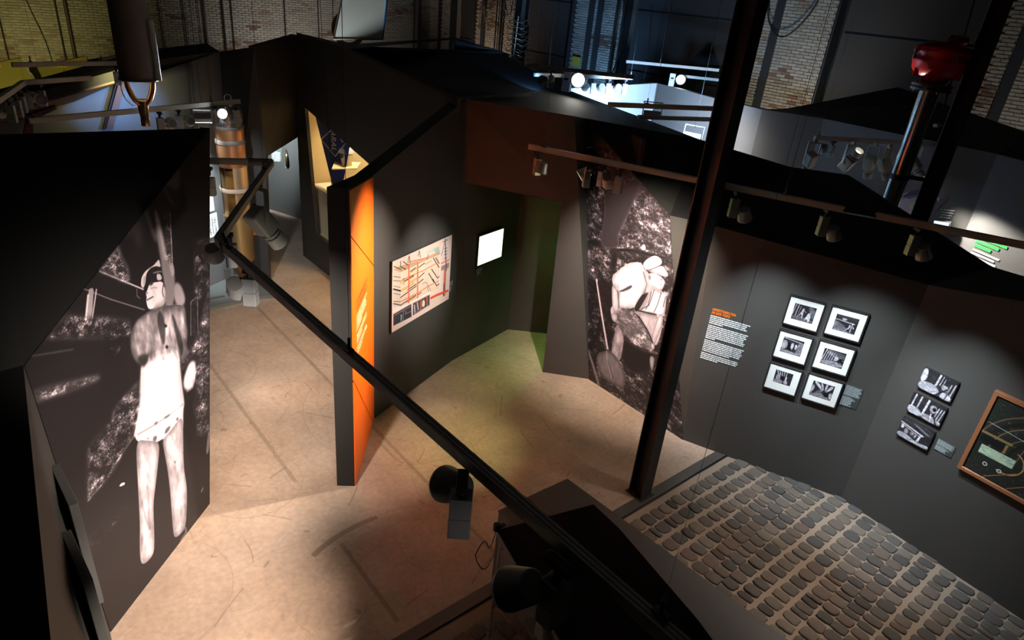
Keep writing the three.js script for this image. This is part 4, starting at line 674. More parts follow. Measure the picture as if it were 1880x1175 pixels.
function addSpot(parent, pos, target, power, color, angle, soft, size = 1) {
  const l = new THREE.SpotLight(new THREE.Color().setRGB(...color), power, 0, angle, soft, 2);
  l.position.copy(pos); l.castShadow = true; l.shadow.radius = size * 1.6; l.shadow.mapSize.set(1024, 1024);
  l.target.position.copy(target); parent.add(l, l.target); return l;
}
const SET = {};
// main track, over the concrete
spotlight('large dark spotlight with its dish turned toward the tall miner mural, mid-track', [1.228,3.35,-1.554], [0.95, 1.5, -5.45], { power: 84, angle: 0.5, soft: 0.9, mat: M.lampBlack, side: 1, turn: 1.2, boxTurn: -0.69, reach: 0.1, headY: 0.035, s: 1.18, size: 2 });
spotlight('biggest dark spotlight hanging over the black lid of the glass case', [1.257,3.35,-1.037], [0.5, 0.0, -4.6], { power: 150, angle: 0.36, soft: 1, mat: M.lampBlack, side: -1, turn: -0.69, boxTurn: 0.1, reach: 0.1, headY: 0.04, s: 1.18, size: 2 });
spotlight('dark spotlight under the zigzag track in front of the probe plinth', [1.258,3.35,-3.907], [2.9, 0, -6.9], { power: 44, angle: 0.6, soft: 1, mat: M.lampBlack, side: -1, turn: -0.69, reach: 0.075, s: 1.1, size: 2 });
spotlight('small tilted dark lamp close to the bend of the zigzag track', [1.347,3.35,-4.51], [2.3, 0, -6.4], { power: 30, angle: 0.3, soft: 0.8, mat: M.lampBlack, side: 1, s: 1 });
spotlight('grey spotlight at the far end of the pale track, turned down to the cobbles', [6.47, 3.6, -0.72], [5.0, 0, -1.5], { power: 27, angle: 0.62, soft: 1, side: 1, turn: 2.2, size: 2 });
// lamp over the passage behind the lintel
{
  const p = [4.55, 3.3, -12.6];
  spotlight('grey spotlight hung in the passage behind the dark lintel', p, [5.45, 1.35, -14.4], { power: 70, color: COOL, angle: 0.42, soft: 1, side: 1 });
  mesh('suspension_wire', rod([0, -0.03, 0], [0, 6.65, 0], 0.003, 6), M.wire, scene.children[scene.children.length - 1]);
}
// track past the steel column
spotlight('grey spotlight first on the pale track, in front of the doorway lintel', [4.612,3.6,-4.986], [3.95, 0, -5.2], { power: 15, color: [0.86, 1, 0.42], angle: 0.3, soft: 1, side: 1 });
spotlight('dazzling spotlight with bright lens in front of the coal face mural', [4.785,3.6,-4.435], [2.95, 2.0, -5.65], { power: 90, color: WARM, angle: 0.5, soft: 0.9, side: -1, glowAt: 14 });
spotlight('spotlight with brownish box and dark round head in front of the coal face mural', [4.938,3.6,-4.141], [6.45, 1.75, -4.8], { power: 62, angle: 0.66, soft: 0.8, mat: M.lampSilver, side: 1 });
spotlight('drum spotlight under the pale track next to the steel column', [5.414,3.6,-3.144], [6.75, 1.1, -3.0], { power: 28, color: COOL, angle: 0.55, soft: 1, side: 1, turn: -0.685, headY: -0.05 });
spotlight('drum spotlight under the joint of the pale track', [5.747,3.6,-2.446], [7.15, 1.0, -2.0], { power: 25, color: COOL, angle: 0.55, soft: 1, side: 1, turn: -0.685, headY: -0.05 });
spotlight('drum spotlight on the pale track beyond its black joint', [6.021,3.6,-1.791], [7.15, 0.9, -1.05], { power: 28, color: COOL, angle: 0.5, soft: 1, side: 1, turn: -0.685, headY: -0.05 });
spotlight('second small spotlight with white lens in front of the coal face mural', [4.865,3.6,-4.319], [4.25, 1.6, -6.55], { power: 46, color: NEUTRAL, angle: 0.3, soft: 1, side: -1, glowAt: 14, s: 0.85 });
// track behind the hanging probe
spotlight('small copper-toned spotlight beside the tip of the hanging probe', [1.897,3.45,-8.453], [1.83, 3.0, -11.4], { power: 34, color: BLUE, angle: 0.2, soft: 1, side: -1, glowAt: 3 });
spotlight('small round spotlight between the hanging probe and the floodlight', [2.127,3.45,-8.557], [2.22, 2.95, -11.4], { power: 34, color: BLUE, angle: 0.2, soft: 1, side: -1, glowAt: 3 });
spotlight('glaring spotlight right above the mesh dome of the standing probe', [2.569,3.45,-8.679], [1.75, 3.9, -7.7], { power: 70, color: COOL, angle: 0.24, side: 1, glowAt: 30, drop: -0.05 });
spotlight('brass-toned spotlight at the end of the track over the mesh dome', [2.868,3.45,-8.795], [3.3, 1.0, -11.3], { power: 16, color: COOL, angle: 0.55, side: 1 });
// lamps before the olive rooms
spotlight('brightly lit spotlight at the bend of the far track near the olive walls', [0.771,3.6,-9.329], [0.5, 3.3, -5.0], { power: 0, side: 1, glowAt: 8 });
for (const [p, l] of [[[0.539,3.6,-8.563], 'grey spotlight lowest on the sloping end of the far bent track'], [[0.62,3.6,-8.825], 'grey spotlight second along the sloping end of the far bent track'], [[0.684,3.6,-9.07], 'grey spotlight nearest the bend of the far bent track'], [[0.916,3.6,-9.443], 'grey spotlight on the straight arm of the far bent track']]) spotlight(l, p, [4, 0.5, -17], { side: 1 });
spotlight('yellow-lit little spotlight beside the hanging probe on the thin far track', [1.861,3.7,-10.253], [2, 1.8, -18], { power: 5, color: YELLOW, angle: 0.9, side: -1, glowAt: 2 });
// galleries beyond
spotlight('white spotlight lit from inside, between two cream projectors', [9.768,3.55,-4.374], [11.2, 1.3, -4.2], { power: 60, color: NEUTRAL, angle: 0.5, soft: 0.5, side: 1, glowAt: 10 });
spotlight('dazzling distant spotlight on the lower of two thin tracks', [7.419,3.95,-7.559], [5.5, 4.3, -6.5], { power: 0.3, color: NEUTRAL, angle: 0.5, glowAt: 40, side: 1, s: 1.7, drop: -0.2 });
spotlight('distant greenish-white lamp before the teal wall', [11.479,3.8,-8.698], [5.5, 4.2, -5.0], { power: 0.3, color: [0.75, 1, 0.95], angle: 0.5, glowAt: 30, side: 1, s: 1.5, drop: -0.17 });
spotlight('small bluish spotlight under the upper of two thin tracks', [6.744,4.1,-7.204], [11, 2, -16], { power: 4, color: BLUE, side: 1, angle: 0.4, glowAt: 5 });
for (const [p, l] of [[[7.955,3.95,-7.513], 'small orange-lit spotlight under the lower thin track, beside the blue pier'], [[8.248,3.95,-7.46], 'small spotlight under the lower thin track, left of its cluster of fittings'], [[8.576,3.95,-7.406], 'small dark spotlight at the very end of the lower thin track']]) spotlight(l.replace('left of', 'before'), p, [13, 1, -15], { side: 1, glowAt: 2 });
// lamp half hidden behind the mural wall
spotlight('green-lit lamp peeking out behind the edge of the tall miner mural', [1.755,3.35,-6.281], [3.2, 0.0, -8.2], { power: 36, angle: 0.5, soft: 1, side: 1, drop: 0.02 });

// floodlights: shallow housings with a glowing window
function floodlight(label, at, aim, { power, color, w = 0.34, h = 0.16, glowAt = 20, angle = 1.0, soft = 1, hang = false }) {
  const t = thing('floodlight', label, 'floodlight', at), d = V(aim).sub(V(at)).normalize();
  const z = d, x = new THREE.Vector3(0, 1, 0).cross(z).normalize(), y = z.clone().cross(x), m = new THREE.Matrix4().makeBasis(x, y, z);
  mesh('housing', join(rbox(w, h, 0.07, 0.01, 0, 0, -0.045)).applyMatrix4(m), M.lampSilver, t);
  mesh('window', box(w * 0.92, h * 0.82, 0.006, 0, 0, -0.006).applyMatrix4(m), glow(color, glowAt), t);
  mesh('bracket', join(box(0.014, 0.2, 0.03, w / 2 + 0.012, 0.06, -0.05), box(0.014, 0.2, 0.03, -w / 2 - 0.012, 0.06, -0.05), box(w + 0.04, 0.014, 0.03, 0, 0.16, -0.05)).applyMatrix4(m), M.lampSilver, t);
  if (hang) mesh('suspension_wire', rod([0, 0.14, 0], [0, 9.95 - at[1], 0], 0.004, 6).translate(-0.05 * d.x, 0, -0.05 * d.z), M.wire, t);
  else mesh('stand', join(rod([0, 0.02 - at[1], 0], [0, 0, 0], 0.016, 10), cyl(0.14, 0.14, 0.02, 20).translate(0, 0.01 - at[1], 0)).translate(-0.07 * d.x, 0, -0.07 * d.z), M.lampSilver, t);
  addSpot(t, d.clone().multiplyScalar(0.03), V(aim).sub(V(at)), power, color, angle, soft, 3);
  return t;
}
floodlight('blazing white floodlight hanging at the top corner of the tall miner mural', [2.818,2.98,-10.077], [3.15, 0.9, -11.2], { power: 40, color: COOL, glowAt: 30, w: 0.24, h: 0.13, angle: 0.5, hang: true });
floodlight('blazing floodlight hung before the bright bluish wall', [7.87,3.62,-6.219], [11.916,3,-10.588], { power: 90, color: [0.36, 0.62, 1], glowAt: 25, w: 0.24, h: 0.09, angle: 0.9, hang: true });
floodlight('low floodlight on the black roof edge beside the steel column', [9.61,3.128,-6.626], [12.3, 2.4, -7.6], { power: 10, color: [1, 0.9, 0.8], glowAt: 16, w: 0.3, h: 0.1, hang: true });
// lights of the hall that stand hidden behind the exhibition
floodlight('yellow floodlight behind the olive walls', [2.2, 2.0, -22.4], [1.9, 3.2, -26], { power: 14, color: [1, 0.86, 0.3], glowAt: 3, angle: 1.2 });
floodlight('pale floodlight behind the black roofs at the brick wall', [10.2, 1.6, -22], [11, 3.2, -26], { power: 22, color: [1, 0.93, 0.85], glowAt: 3, angle: 1.1 });
floodlight('blue floodlight at the foot of the second pier', [15.0, 1.2, -15.0], [17.5, 4.2, -16.6], { power: 30, color: [0.25, 0.55, 1], glowAt: 3, angle: 0.7 });
floodlight('brownish work light at the first pier', [14.6, 1.2, -22.0], [17.5, 4.2, -22.4], { power: 16, color: [1, 0.75, 0.55], glowAt: 3, angle: 0.9 });
floodlight('pale work light behind the grey gallery at the third pier', [14.6, 1.5, -8.2], [17.5, 4.6, -9.6], { power: 24, color: [1, 0.92, 0.75], glowAt: 3, angle: 0.8 });

floodlight('work light standing in the passage, turned up to the hanging screen', [4.7, 2.3, -13.0], [7.034,4.28,-13.461], { power: 30, color: [0.95, 1, 0.97], glowAt: 3, angle: 0.5 });
floodlight('green floodlight behind the slanted jamb of the doorway', [7.05, 2.2, -6.35], [6.2, 0.0, -6.35], { power: 3.5, color: [0.35, 1, 0.2], glowAt: 3, angle: 0.9 });
floodlight('yellow floodlight in front of the olive walls, behind the black fascia', [0.6, 1.2, -13.4], [2.2, 2.0, -17.8], { power: 16, color: [1, 0.9, 0.5], glowAt: 3, angle: 1.1 });
floodlight('pale work light behind the grey gallery at the fourth pier', [14.9, 1.5, -3.4], [17.5, 5.2, -4.0], { power: 9, color: [1, 0.92, 0.8], glowAt: 3, angle: 0.8 });
// ---------- dim work light under the hall roof ----------
for (const [x, z] of [[2.5, -3.0], [6, -12]]) {
  const t = thing('ceiling_lamp', x < 3 ? 'flat work lamp under the hall roof over the concrete floor' : 'flat work lamp under the hall roof over the niche', 'lamp', [x, 9.9, z]);
  mesh('housing', rbox(1.7, 0.08, 0.5, 0.01), M.lampSilver, t);
  mesh('diffuser', box(1.6, 0.01, 0.4, 0, -0.046, 0), glow([1, 0.93, 0.86], 0.5), t);
  const a = new THREE.RectAreaLight(new THREE.Color().setRGB(1, 0.93, 0.86), HALL, 1.6, 0.4); a.position.set(0, -0.06, 0); a.rotation.x = -Math.PI / 2; t.add(a);
}
// ---------- steel columns ----------
function steelColumn(label, x, z, w, d, h, ry = 0) {
  const s = new THREE.Shape(), tf = 0.014, tw = 0.009;
  [[-w / 2, -d / 2], [w / 2, -d / 2], [w / 2, -d / 2 + tf], [tw / 2, -d / 2 + tf], [tw / 2, d / 2 - tf], [w / 2, d / 2 - tf], [w / 2, d / 2], [-w / 2, d / 2], [-w / 2, d / 2 - tf], [-tw / 2, d / 2 - tf], [-tw / 2, -d / 2 + tf], [-w / 2, -d / 2 + tf]].forEach(([a, b], i) => i ? s.lineTo(a, b) : s.moveTo(a, b));
  const t = thing('steel_column', label, 'column', [x, 0, z]); t.rotation.y = ry; t.userData.kind = 'structure';
  mesh('beam', new THREE.ExtrudeGeometry(s, { depth: h, bevelEnabled: false }).rotateX(-Math.PI / 2), M.steel, t);
  mesh('base_plate', box(w + 0.06, 0.012, d + 0.05, 0, 0.006, 0), M.steel, t);
  return t;
}
steelColumn('dark steel I-beam column standing on the edge strip of the pavement', 5.212, -3.31, 0.172, 0.19, 9.98);
const c2 = steelColumn('dark steel column with a clamped vertical pipe, beyond the long wall', 10.02, -3.03, 0.2, 0.22, 9.98, 0.35);
// ---------- vertical steel pipe with red head ----------
{
  const t = thing('vertical_pipe', 'shiny vertical steel pipe with a red cast head', 'pipe', [9.83, 0, -3.39]);
  const steel = std([0.30, 0.33, 0.32], 0.22, 0.85), red = std([0.40, 0.012, 0.012], 0.28);
  mesh('pipe', cyl(0.118, 0.118, 4.42, 40).translate(0, 2.21, 0), steel, t);
  const fl = mesh('flange', join(cyl(0.235, 0.235, 0.03, 40).translate(0, 4.38, 0), cyl(0.235, 0.235, 0.03, 40).translate(0, 4.43, 0)), std([0.12, 0.12, 0.12], 0.4, 0.6), t);
  for (let k = 0; k < 8; k++) mesh('bolt', cyl(0.016, 0.016, 0.12, 8).translate(0.2 * Math.cos(k * 0.785), 4.405, 0.2 * Math.sin(k * 0.785)), std([0.3, 0.3, 0.3], 0.35, 0.7), fl);
  const bowl = [[0.1, 4.44], [0.15, 4.47], [0.17, 4.52], [0.24, 4.54], [0.30, 4.62], [0.315, 4.70], [0.325, 4.705], [0.325, 4.74], [0.31, 4.745], [0.31, 4.79], [0.33, 4.80], [0.33, 4.835], [0.315, 4.88], [0.20, 4.93], [0, 4.95]].map(([a, b]) => new THREE.Vector2(a, b));
  const head = mesh('head', new THREE.LatheGeometry(bowl, 48), red, t);
  for (let k = 0; k < 6; k++) mesh('rib', new THREE.BoxGeometry(0.1, 0.17, 0.02).translate(0.25, 4.61, 0).rotateY(k * 1.047 + 0.4), red, head);
  for (let k = 0; k < 4; k++) mesh('clamp', join(box(0.03, 0.09, 0.03, 0.345, 4.77, 0), box(0.05, 0.02, 0.05, 0.34, 4.82, 0)).rotateY(k * 1.57 + 2.4), std([0.4, 0.38, 0.36], 0.3, 0.6), head);
  mesh('lever', new THREE.CylinderGeometry(0.05, 0.055, 0.42, 20).rotateZ(Math.PI / 2).translate(0.2, 4.98, 0.05), red, t);
  mesh('clamp_strap', join(cyl(0.128, 0.128, 0.07, 36).translate(0, 3.25, 0), between([0.1, 3.25, 0.05], [0.2, 3.25, 0.3], (l) => new THREE.BoxGeometry(0.03, l, 0.06))), M.black, t);
}
// ---------- hanging probe over the mural roof ----------
const brass = std([0.42, 0.29, 0.13], 0.36, 0.8), copper = std([0.46, 0.20, 0.09], 0.3, 0.85), tin = std([0.50, 0.43, 0.36], 0.5, 0.35);
{
  const x = 1.592, z = -7.72, t = thing('hanging_probe', 'slim metal probe hanging by a cable over the black roof, tip down', 'probe', [x, 3.42, z]);
  mesh('body', join(new THREE.LatheGeometry([[0.0, 0.47], [0.178, 0.47], [0.182, 0.452], [0.172, 0.45], [0.172, 3.2], [0.05, 3.4], [0, 3.4]].map(([a, b]) => new THREE.Vector2(a, b)), 56)), tin, t);
  mesh('side_rod', rod([0.152, 0.46, 0.118], [0.152, 1.02, 0.118], 0.03, 16), std([0.9, 0.9, 0.9], 0.4), t);
  const prong = (a) => tube([[0.165, 0.45, 0], [0.155, 0.38, 0], [0.10, 0.27, 0], [0.045, 0.22, 0]], 0.021, 24, 8).rotateY(a);
  for (let k = 0; k < 4; k++) mesh('prong', prong(k * 1.571 + 0.6), std([0.55, 0.28, 0.10], 0.3, 0.8), t);
  mesh('tip', new THREE.LatheGeometry([[0, 0], [0.042, 0.0], [0.044, 0.07], [0.038, 0.075], [0.042, 0.10], [0.05, 0.2], [0.075, 0.25], [0.06, 0.26], [0, 0.26]].map(([a, b]) => new THREE.Vector2(a, b)), 32), std([0.58, 0.34, 0.16], 0.3, 0.8), t);
  mesh('loop', tube([[0.178, 0.45, 0.02], [0.19, 0.33, 0.03], [0.16, 0.24, 0.03], [0.10, 0.19, 0.02]], 0.005, 24, 6).rotateY(2.6), std([0.5, 0.5, 0.5], 0.3, 0.8), t);
  mesh('cable', rod([0, 3.4, 0], [0, 6.5, 0], 0.01), M.cable, t);
}
// ---------- plinth with the tall standing probe ----------
{
  const pl = [[2.45, -10.14], [3.38, -10.2], [3.83, -10.06], [3.80, -10.70], [3.38, -11.24], [2.86, -10.95], [2.45, -10.7]];
  tag(mesh('plinth', slab(pl.map(([a, b]) => [a, 0.05, b]), 0.05), std([0.13, 0.14, 0.13], 0.6)), 'low dark platform under the standing copper probe', 'platform');
  const t = thing('standing_probe', 'tall copper and brass probe with mesh dome standing on the low platform', 'probe', [3.255, 0.05, -10.37]);
  const R = 0.205;
  mesh('foot_cone', new THREE.LatheGeometry([[0.04, 0.0], [0.045, 0.3], [0.12, 0.42], [0.165, 0.5], [0.18, 0.64], [0, 0.66]].map(([a, b]) => new THREE.Vector2(a, b)), 40), std([0.16, 0.085, 0.04], 0.25, 0.5), t);
  mesh('lower_body', new THREE.LatheGeometry([[0, 0.63], [R - 0.02, 0.63], [R, 0.66], [R, 1.40], [R - 0.01, 1.41], [0, 1.41]].map(([a, b]) => new THREE.Vector2(a, b)), 48), brass, t);
  // cut-away sleeve: open toward the visitors, showing the core
  const sleeve = new THREE.CylinderGeometry(R, R, 0.78, 48, 1, true, 0.55, 4.5).rotateY(-0.9).translate(0, 1.80, 0); 
  mesh('sleeve', sleeve, new THREE.MeshStandardMaterial({ color: new THREE.Color().setRGB(0.62, 0.42, 0.24), roughness: 0.3, metalness: 0.85, side: THREE.DoubleSide }), t);
  mesh('core', cyl(0.135, 0.135, 0.86, 36).translate(0, 1.82, 0), std([0.30, 0.14, 0.035], 0.3, 0.8), t);
  mesh('strap', new THREE.LatheGeometry([[R + 0.012, 1.80], [R + 0.02, 1.80], [R + 0.02, 1.86], [R + 0.012, 1.86]].map(([a, b]) => new THREE.Vector2(a, b)), 40), std([0.36, 0.27, 0.20], 0.6, 0.1), t);
  mesh('upper_body', new THREE.LatheGeometry([[0, 2.18], [R, 2.18], [R, 2.76], [R - 0.02, 2.77], [0, 2.77]].map(([a, b]) => new THREE.Vector2(a, b)), 48), copper, t);
  mesh('band', new THREE.LatheGeometry([[R, 2.53], [R + 0.012, 2.53], [R + 0.012, 2.585], [R, 2.585]].map(([a, b]) => new THREE.Vector2(a, b)), 40), std([0.07, 0.06, 0.055], 0.6, 0.2), t);
  mesh('band', new THREE.LatheGeometry([[R, 2.745], [R + 0.01, 2.745], [R + 0.01, 2.79], [R, 2.79]].map(([a, b]) => new THREE.Vector2(a, b)), 40), std([0.09, 0.06, 0.05], 0.6, 0.2), t);
  // dome of perforated sheet
  const [hc, hg] = canvas(512, 256); hg.fillStyle = '#fff'; hg.fillRect(0, 0, 512, 256); hg.fillStyle = '#000';
  for (let r = 0, y = 6; y < 256; y += 13, r++) for (let x = (r % 2) * 7.1; x < 520; x += 14.2) { hg.beginPath(); hg.arc(x, y, 4.6, 0, 6.3); hg.fill(); }
  const holes = new THREE.CanvasTexture(hc); holes.wrapS = THREE.RepeatWrapping; holes.repeat.set(1.6, 0.85); holes.magFilter = THREE.LinearFilter;
  const dp = [[R - 0.005, 2.78], [R - 0.005, 2.97]]; for (let k = 0; k <= 10; k++) { const a = k / 10 * 1.5; dp.push([(R - 0.005) * Math.cos(a), 2.97 + 0.16 * Math.sin(a)]); }
  mesh('mesh_dome', new THREE.LatheGeometry(dp.map(([a, b]) => new THREE.Vector2(a, b)), 48), new THREE.MeshStandardMaterial({ color: new THREE.Color().setRGB(0.42, 0.40, 0.40), roughness: 0.25, metalness: 0.85, alphaMap: holes, alphaTest: 0.5, side: THREE.DoubleSide }), t);
  mesh('hook', new THREE.TorusGeometry(0.05, 0.008, 8, 24).translate(0.02, 3.18, 0), std([0.5, 0.5, 0.5], 0.3, 0.8), t);
  mesh('core_tube', cyl(0.06, 0.06, 0.3, 20).translate(0, 2.92, 0), copper, t);
  // small stand and blade on the platform
  const s = thing('display_stand', 'thin dark stand with a flat foot beside the mural edge, on the platform', 'stand', [2.68, 0.05, -10.45]);
  mesh('post', box(0.05, 0.62, 0.03, 0, 0.32, 0), std([0.10, 0.07, 0.05], 0.5), s); mesh('foot', box(0.42, 0.015, 0.04, 0.05, 0.008, 0), std([0.10, 0.07, 0.05], 0.5), s);
  const b = thing('display_plate', 'narrow upright dark plate leaning behind the foot of the copper probe', 'plate', [3.06, 0.05, -10.52]);
  mesh('plate', box(0.09, 0.42, 0.012, 0, 0.21, 0).rotateX(-0.12), std([0.06, 0.06, 0.06], 0.4), b); mesh('foot', box(0.1, 0.012, 0.12, 0, 0.006, -0.03), M.black, b);
  // lit panels on the pale wall and the little orange card
  const W = [0.866, -0.5], pw = (u, y0, y1, w, name, label, fill) => {
    const [c, g] = canvas(96, 96); g.fillStyle = 'rgb(236,240,240)'; g.fillRect(0, 0, 96, 96); fill(g);
    const P = [[2.86 + W[0] * u, y0, -11.03 + W[1] * u], [2.86 + W[0] * (u + w), y0, -11.03 + W[1] * (u + w)], [2.86 + W[0] * (u + w), y1, -11.03 + W[1] * (u + w)], [2.86 + W[0] * u, y1, -11.03 + W[1] * u]].map((p) => [p[0] + 0.03 * 0.5, p[1], p[2] + 0.03 * 0.866]);
    tag(mesh(name, scaledUv(slab(P, 0.025, { uv0: P[0] }), w, y1 - y0), printMat(ctex(c), 0.5)), label, 'picture');
  };
  pw(0.0, 1.30, 1.66, 0.30, 'drawing_board', 'upper white drawing board on the pale wall beside the copper probe', (g) => { g.strokeStyle = 'rgb(110,110,116)'; for (let i = 0; i < 46; i++) { g.lineWidth = rr(1, 3); g.beginPath(); const x = rr(18, 80), y = rr(40, 90); g.moveTo(x, y); g.lineTo(x + rr(-4, 4), y + rr(-16, 10)); g.stroke(); } });
  pw(0.0, 0.86, 1.25, 0.34, 'figure_board', 'lower white board with a row of dark figures beside the copper probe', (g) => { for (let i = 0; i < 5; i++) for (let k = 0; k < 22; k++) { g.fillStyle = 'rgba(60,60,70,' + rr(0.3, 0.9) + ')'; g.fillRect(8 + i * 17 + rr(-3, 3), 14 + k * 3.2, rr(2, 9), 3); } });
  cap('info_card', 'small orange card on the dark panel beside the copper probe', [[3.659,0.857,-10.951], [3.729,0.878,-10.856], [3.733,0.958,-10.85], [3.664,0.938,-10.945]].map((p) => [p[0] - 0.012, p[1], p[2] + 0.01])).material = std([0.9, 0.22, 0.02], 0.5);
}
// ---------- passage: lit wall text, round plaque, caption ----------
{
  const P = (px) => px, off = (p) => [p[0] - 0.018, p[1], p[2] - 0.007];
  const [c, g] = canvas(128, 128); g.fillStyle = 'rgb(120,128,126)'; g.fillRect(0, 0, 128, 128); g.fillStyle = 'rgb(246,250,246)'; for (let y = 5; y < 124; y += 10) { let x = 5; const e = rr(106, 124); while (x < e) { const l = rr(6, 22); g.fillRect(x, y, Math.min(l, e - x), 7); x += l + 3; } }
  const quad = (x0, y0, x1, y1) => 0;
  const A = [[5.421,1.153,-14.514], [5.53,1.202,-14.224], [5.54,1.529,-14.197], [5.43,1.412,-14.49]].map(off);
  tag(mesh('wall_lettering', scaledUv(slab(A, 0.006, { uv0: A[0] }), Math.hypot(A[1][0] - A[0][0], A[1][2] - A[0][2]), A[3][1] - A[0][1]), printMat(ctex(c), 0.5)), 'block of white wall text in the lit passage under the lintel', 'wall text');
  const d = [5.586,1.329,-14.073], pl = thing('plaque', 'round bronze plaque on the passage wall', 'plaque', off(d)); const face = Math.atan2(-0.935, -0.35) ;
  pl.rotation.y = Math.atan2(-0.937, -0.35);
  mesh('disc', new THREE.CylinderGeometry(0.17, 0.175, 0.03, 40).rotateX(Math.PI / 2), std([0.10, 0.075, 0.03], 0.35, 0.6), pl); mesh('rim', new THREE.TorusGeometry(0.165, 0.012, 10, 40).translate(0, 0, 0.015), std([0.13, 0.10, 0.05], 0.35, 0.6), pl);
  cap('caption_plate', 'pale caption plate below the round bronze plaque', [[5.567,1.09,-14.123], [5.603,1.098,-14.029], [5.606,1.196,-14.021], [5.57,1.188,-14.115]].map(off));
}
// ---------- display niche in the dark wall ----------
{
  const wallM = M.cream, x1 = 5.55, Z0 = -11.58, Z1 = -8.1;
  struct('partition', box(0.05, 3.2, Z1 - Z0, x1 + 0.025, 1.75, (Z0 + Z1) / 2), wallM);            // rear of the niche
  struct('partition', box(0.66, 3.2, 0.05, 5.23, 1.75, Z0 - 0.02), wallM); struct('partition', box(0.66, 3.2, 0.05, 5.23, 1.75, Z1 + 0.02), wallM);
  struct('partition', box(0.66, 0.05, Z1 - Z0, 5.23, 0.60, (Z0 + Z1) / 2), wallM);
  struct('partition', box(0.66, 0.05, Z1 - Z0, 5.23, 3.32, (Z0 + Z1) / 2), wallM);
  const base = thing('niche_block', 'pale block standing at the bottom of the display niche', 'block', [5.25, 0.625, -11.0]); mesh('block', box(0.5, 0.82, 0.9, 0, 0.41, 0), std([0.82, 0.72, 0.5], 0.5), base); mesh('top', rbox(0.54, 0.04, 0.95, 0.006, 0, 0.84, 0), std([0.86, 0.84, 0.78], 0.4), base);
  const tap = thing('pump_fitting', 'small dark metal fitting on the pale block', 'fitting', [4.97, 1.3, -10.62]); mesh('barrel', cyl(0.02, 0.02, 0.16, 14).rotateX(Math.PI / 2), std([0.06, 0.06, 0.06], 0.3, 0.6), tap); mesh('collar', cyl(0.03, 0.03, 0.04, 14).rotateX(Math.PI / 2), std([0.3, 0.3, 0.3], 0.3, 0.7), tap); mesh('fixing_pin', rod([0, 0, 0], [0.03, 0, 0], 0.008), M.black, tap);
  const peb = thing('small_object', 'small dark rounded object at the niche opening corner', 'object', [4.93, 0.66, -10.5]); mesh('body', new THREE.SphereGeometry(0.05, 20, 14).scale(1, 0.7, 1.5), std([0.05, 0.05, 0.05], 0.3), peb); mesh('cap', cyl(0.02, 0.02, 0.02, 12).translate(0, 0.04, 0), M.black, peb);
  // blue pennant with a white diamond and the letters ARAL
  const q = (px, py) => 0, F = [[5.1,2.763,-11.475], [5.1,2.596,-10.09], [5.1,1.756,-10.426], [5.1,1.572,-10.819]];
  const W = 512, H = 800, [c, g] = canvas(W, H); g.fillStyle = 'rgb(16,52,150)'; g.fillRect(0, 0, W, H);
  for (let i = 0; i < 26; i++) { g.fillStyle = i % 2 ? 'rgba(10,34,116,0.35)' : 'rgba(34,84,190,0.25)'; g.fillRect(rr(0, W), 0, rr(6, 24), H); }
  const zr = [Math.min(...F.map((p) => p[2])), Math.max(...F.map((p) => p[2]))], yr = [Math.min(...F.map((p) => p[1])), Math.max(...F.map((p) => p[1]))];
  const to = (p) => [(p[2] - zr[0]) / (zr[1] - zr[0]) * W, (yr[1] - p[1]) / (yr[1] - yr[0]) * H];
  const dia = [to([5.1,2.342,-11.245]), to([5.1,2.672,-10.684]), to([5.1,2.57,-10.168]), to([5.1,2.168,-10.695])];
  shape(g, [...dia, dia[0]], 'rgb(240,240,244)', { width: 13 });
  const la = to([5.1,2.595,-10.751]), lb = to([5.1,2.245,-10.732]), len = Math.hypot(lb[0] - la[0], lb[1] - la[1]);
  g.save(); g.translate(la[0], la[1]); g.rotate(Math.atan2(lb[1] - la[1], lb[0] - la[0])); g.fillStyle = 'rgb(244,244,246)'; g.font = 'bold 96px sans-serif'; g.textBaseline = 'middle'; g.fillText('ARAL', 0, 0, len); g.restore();
  const sm = to([5.1,2.538,-10.407]); g.save(); g.translate(...sm); g.rotate(0.78); g.fillStyle = 'rgb(226,230,238)'; g.fillRect(-34, -34, 68, 68); g.fillStyle = 'rgb(16,52,150)'; g.fillRect(-24, -8, 20, 24); g.fillRect(2, -22, 18, 26); g.restore();
  const flag = slab(F, 0.004, { uv0: [5.1, yr[0], zr[0]] }); scaledUv(flag, zr[1] - zr[0], yr[1] - yr[0]);
  tag(mesh('pennant', flag, printMat(ctex(c), 0.6)), 'blue pennant with a white diamond and the letters ARAL', 'flag');
  const sq = [[4.854,2.08,-10.316], [5.276,2.08,-10.214], [5.488,2.08,-10.5], [5.102,2.08,-10.704]], sh = thing('niche_shelf', 'pale shelf in front of the blue pennant', 'shelf');
  mesh('board', slab(sq, 0.03), std([0.85, 0.72, 0.45], 0.4), sh); mesh('edge_strip', rod(sq[0].map((v, i) => v - (i === 1 ? 0.015 : 0)), sq[1].map((v, i) => v - (i === 1 ? 0.015 : 0)), 0.017, 8), std([0.95, 0.86, 0.6], 0.3), sh);
  const jp = [5.169,2.08,-10.404], jug = thing('glass_beaker', 'clear beaker with dark handle ring on the niche shelf', 'beaker', jp);
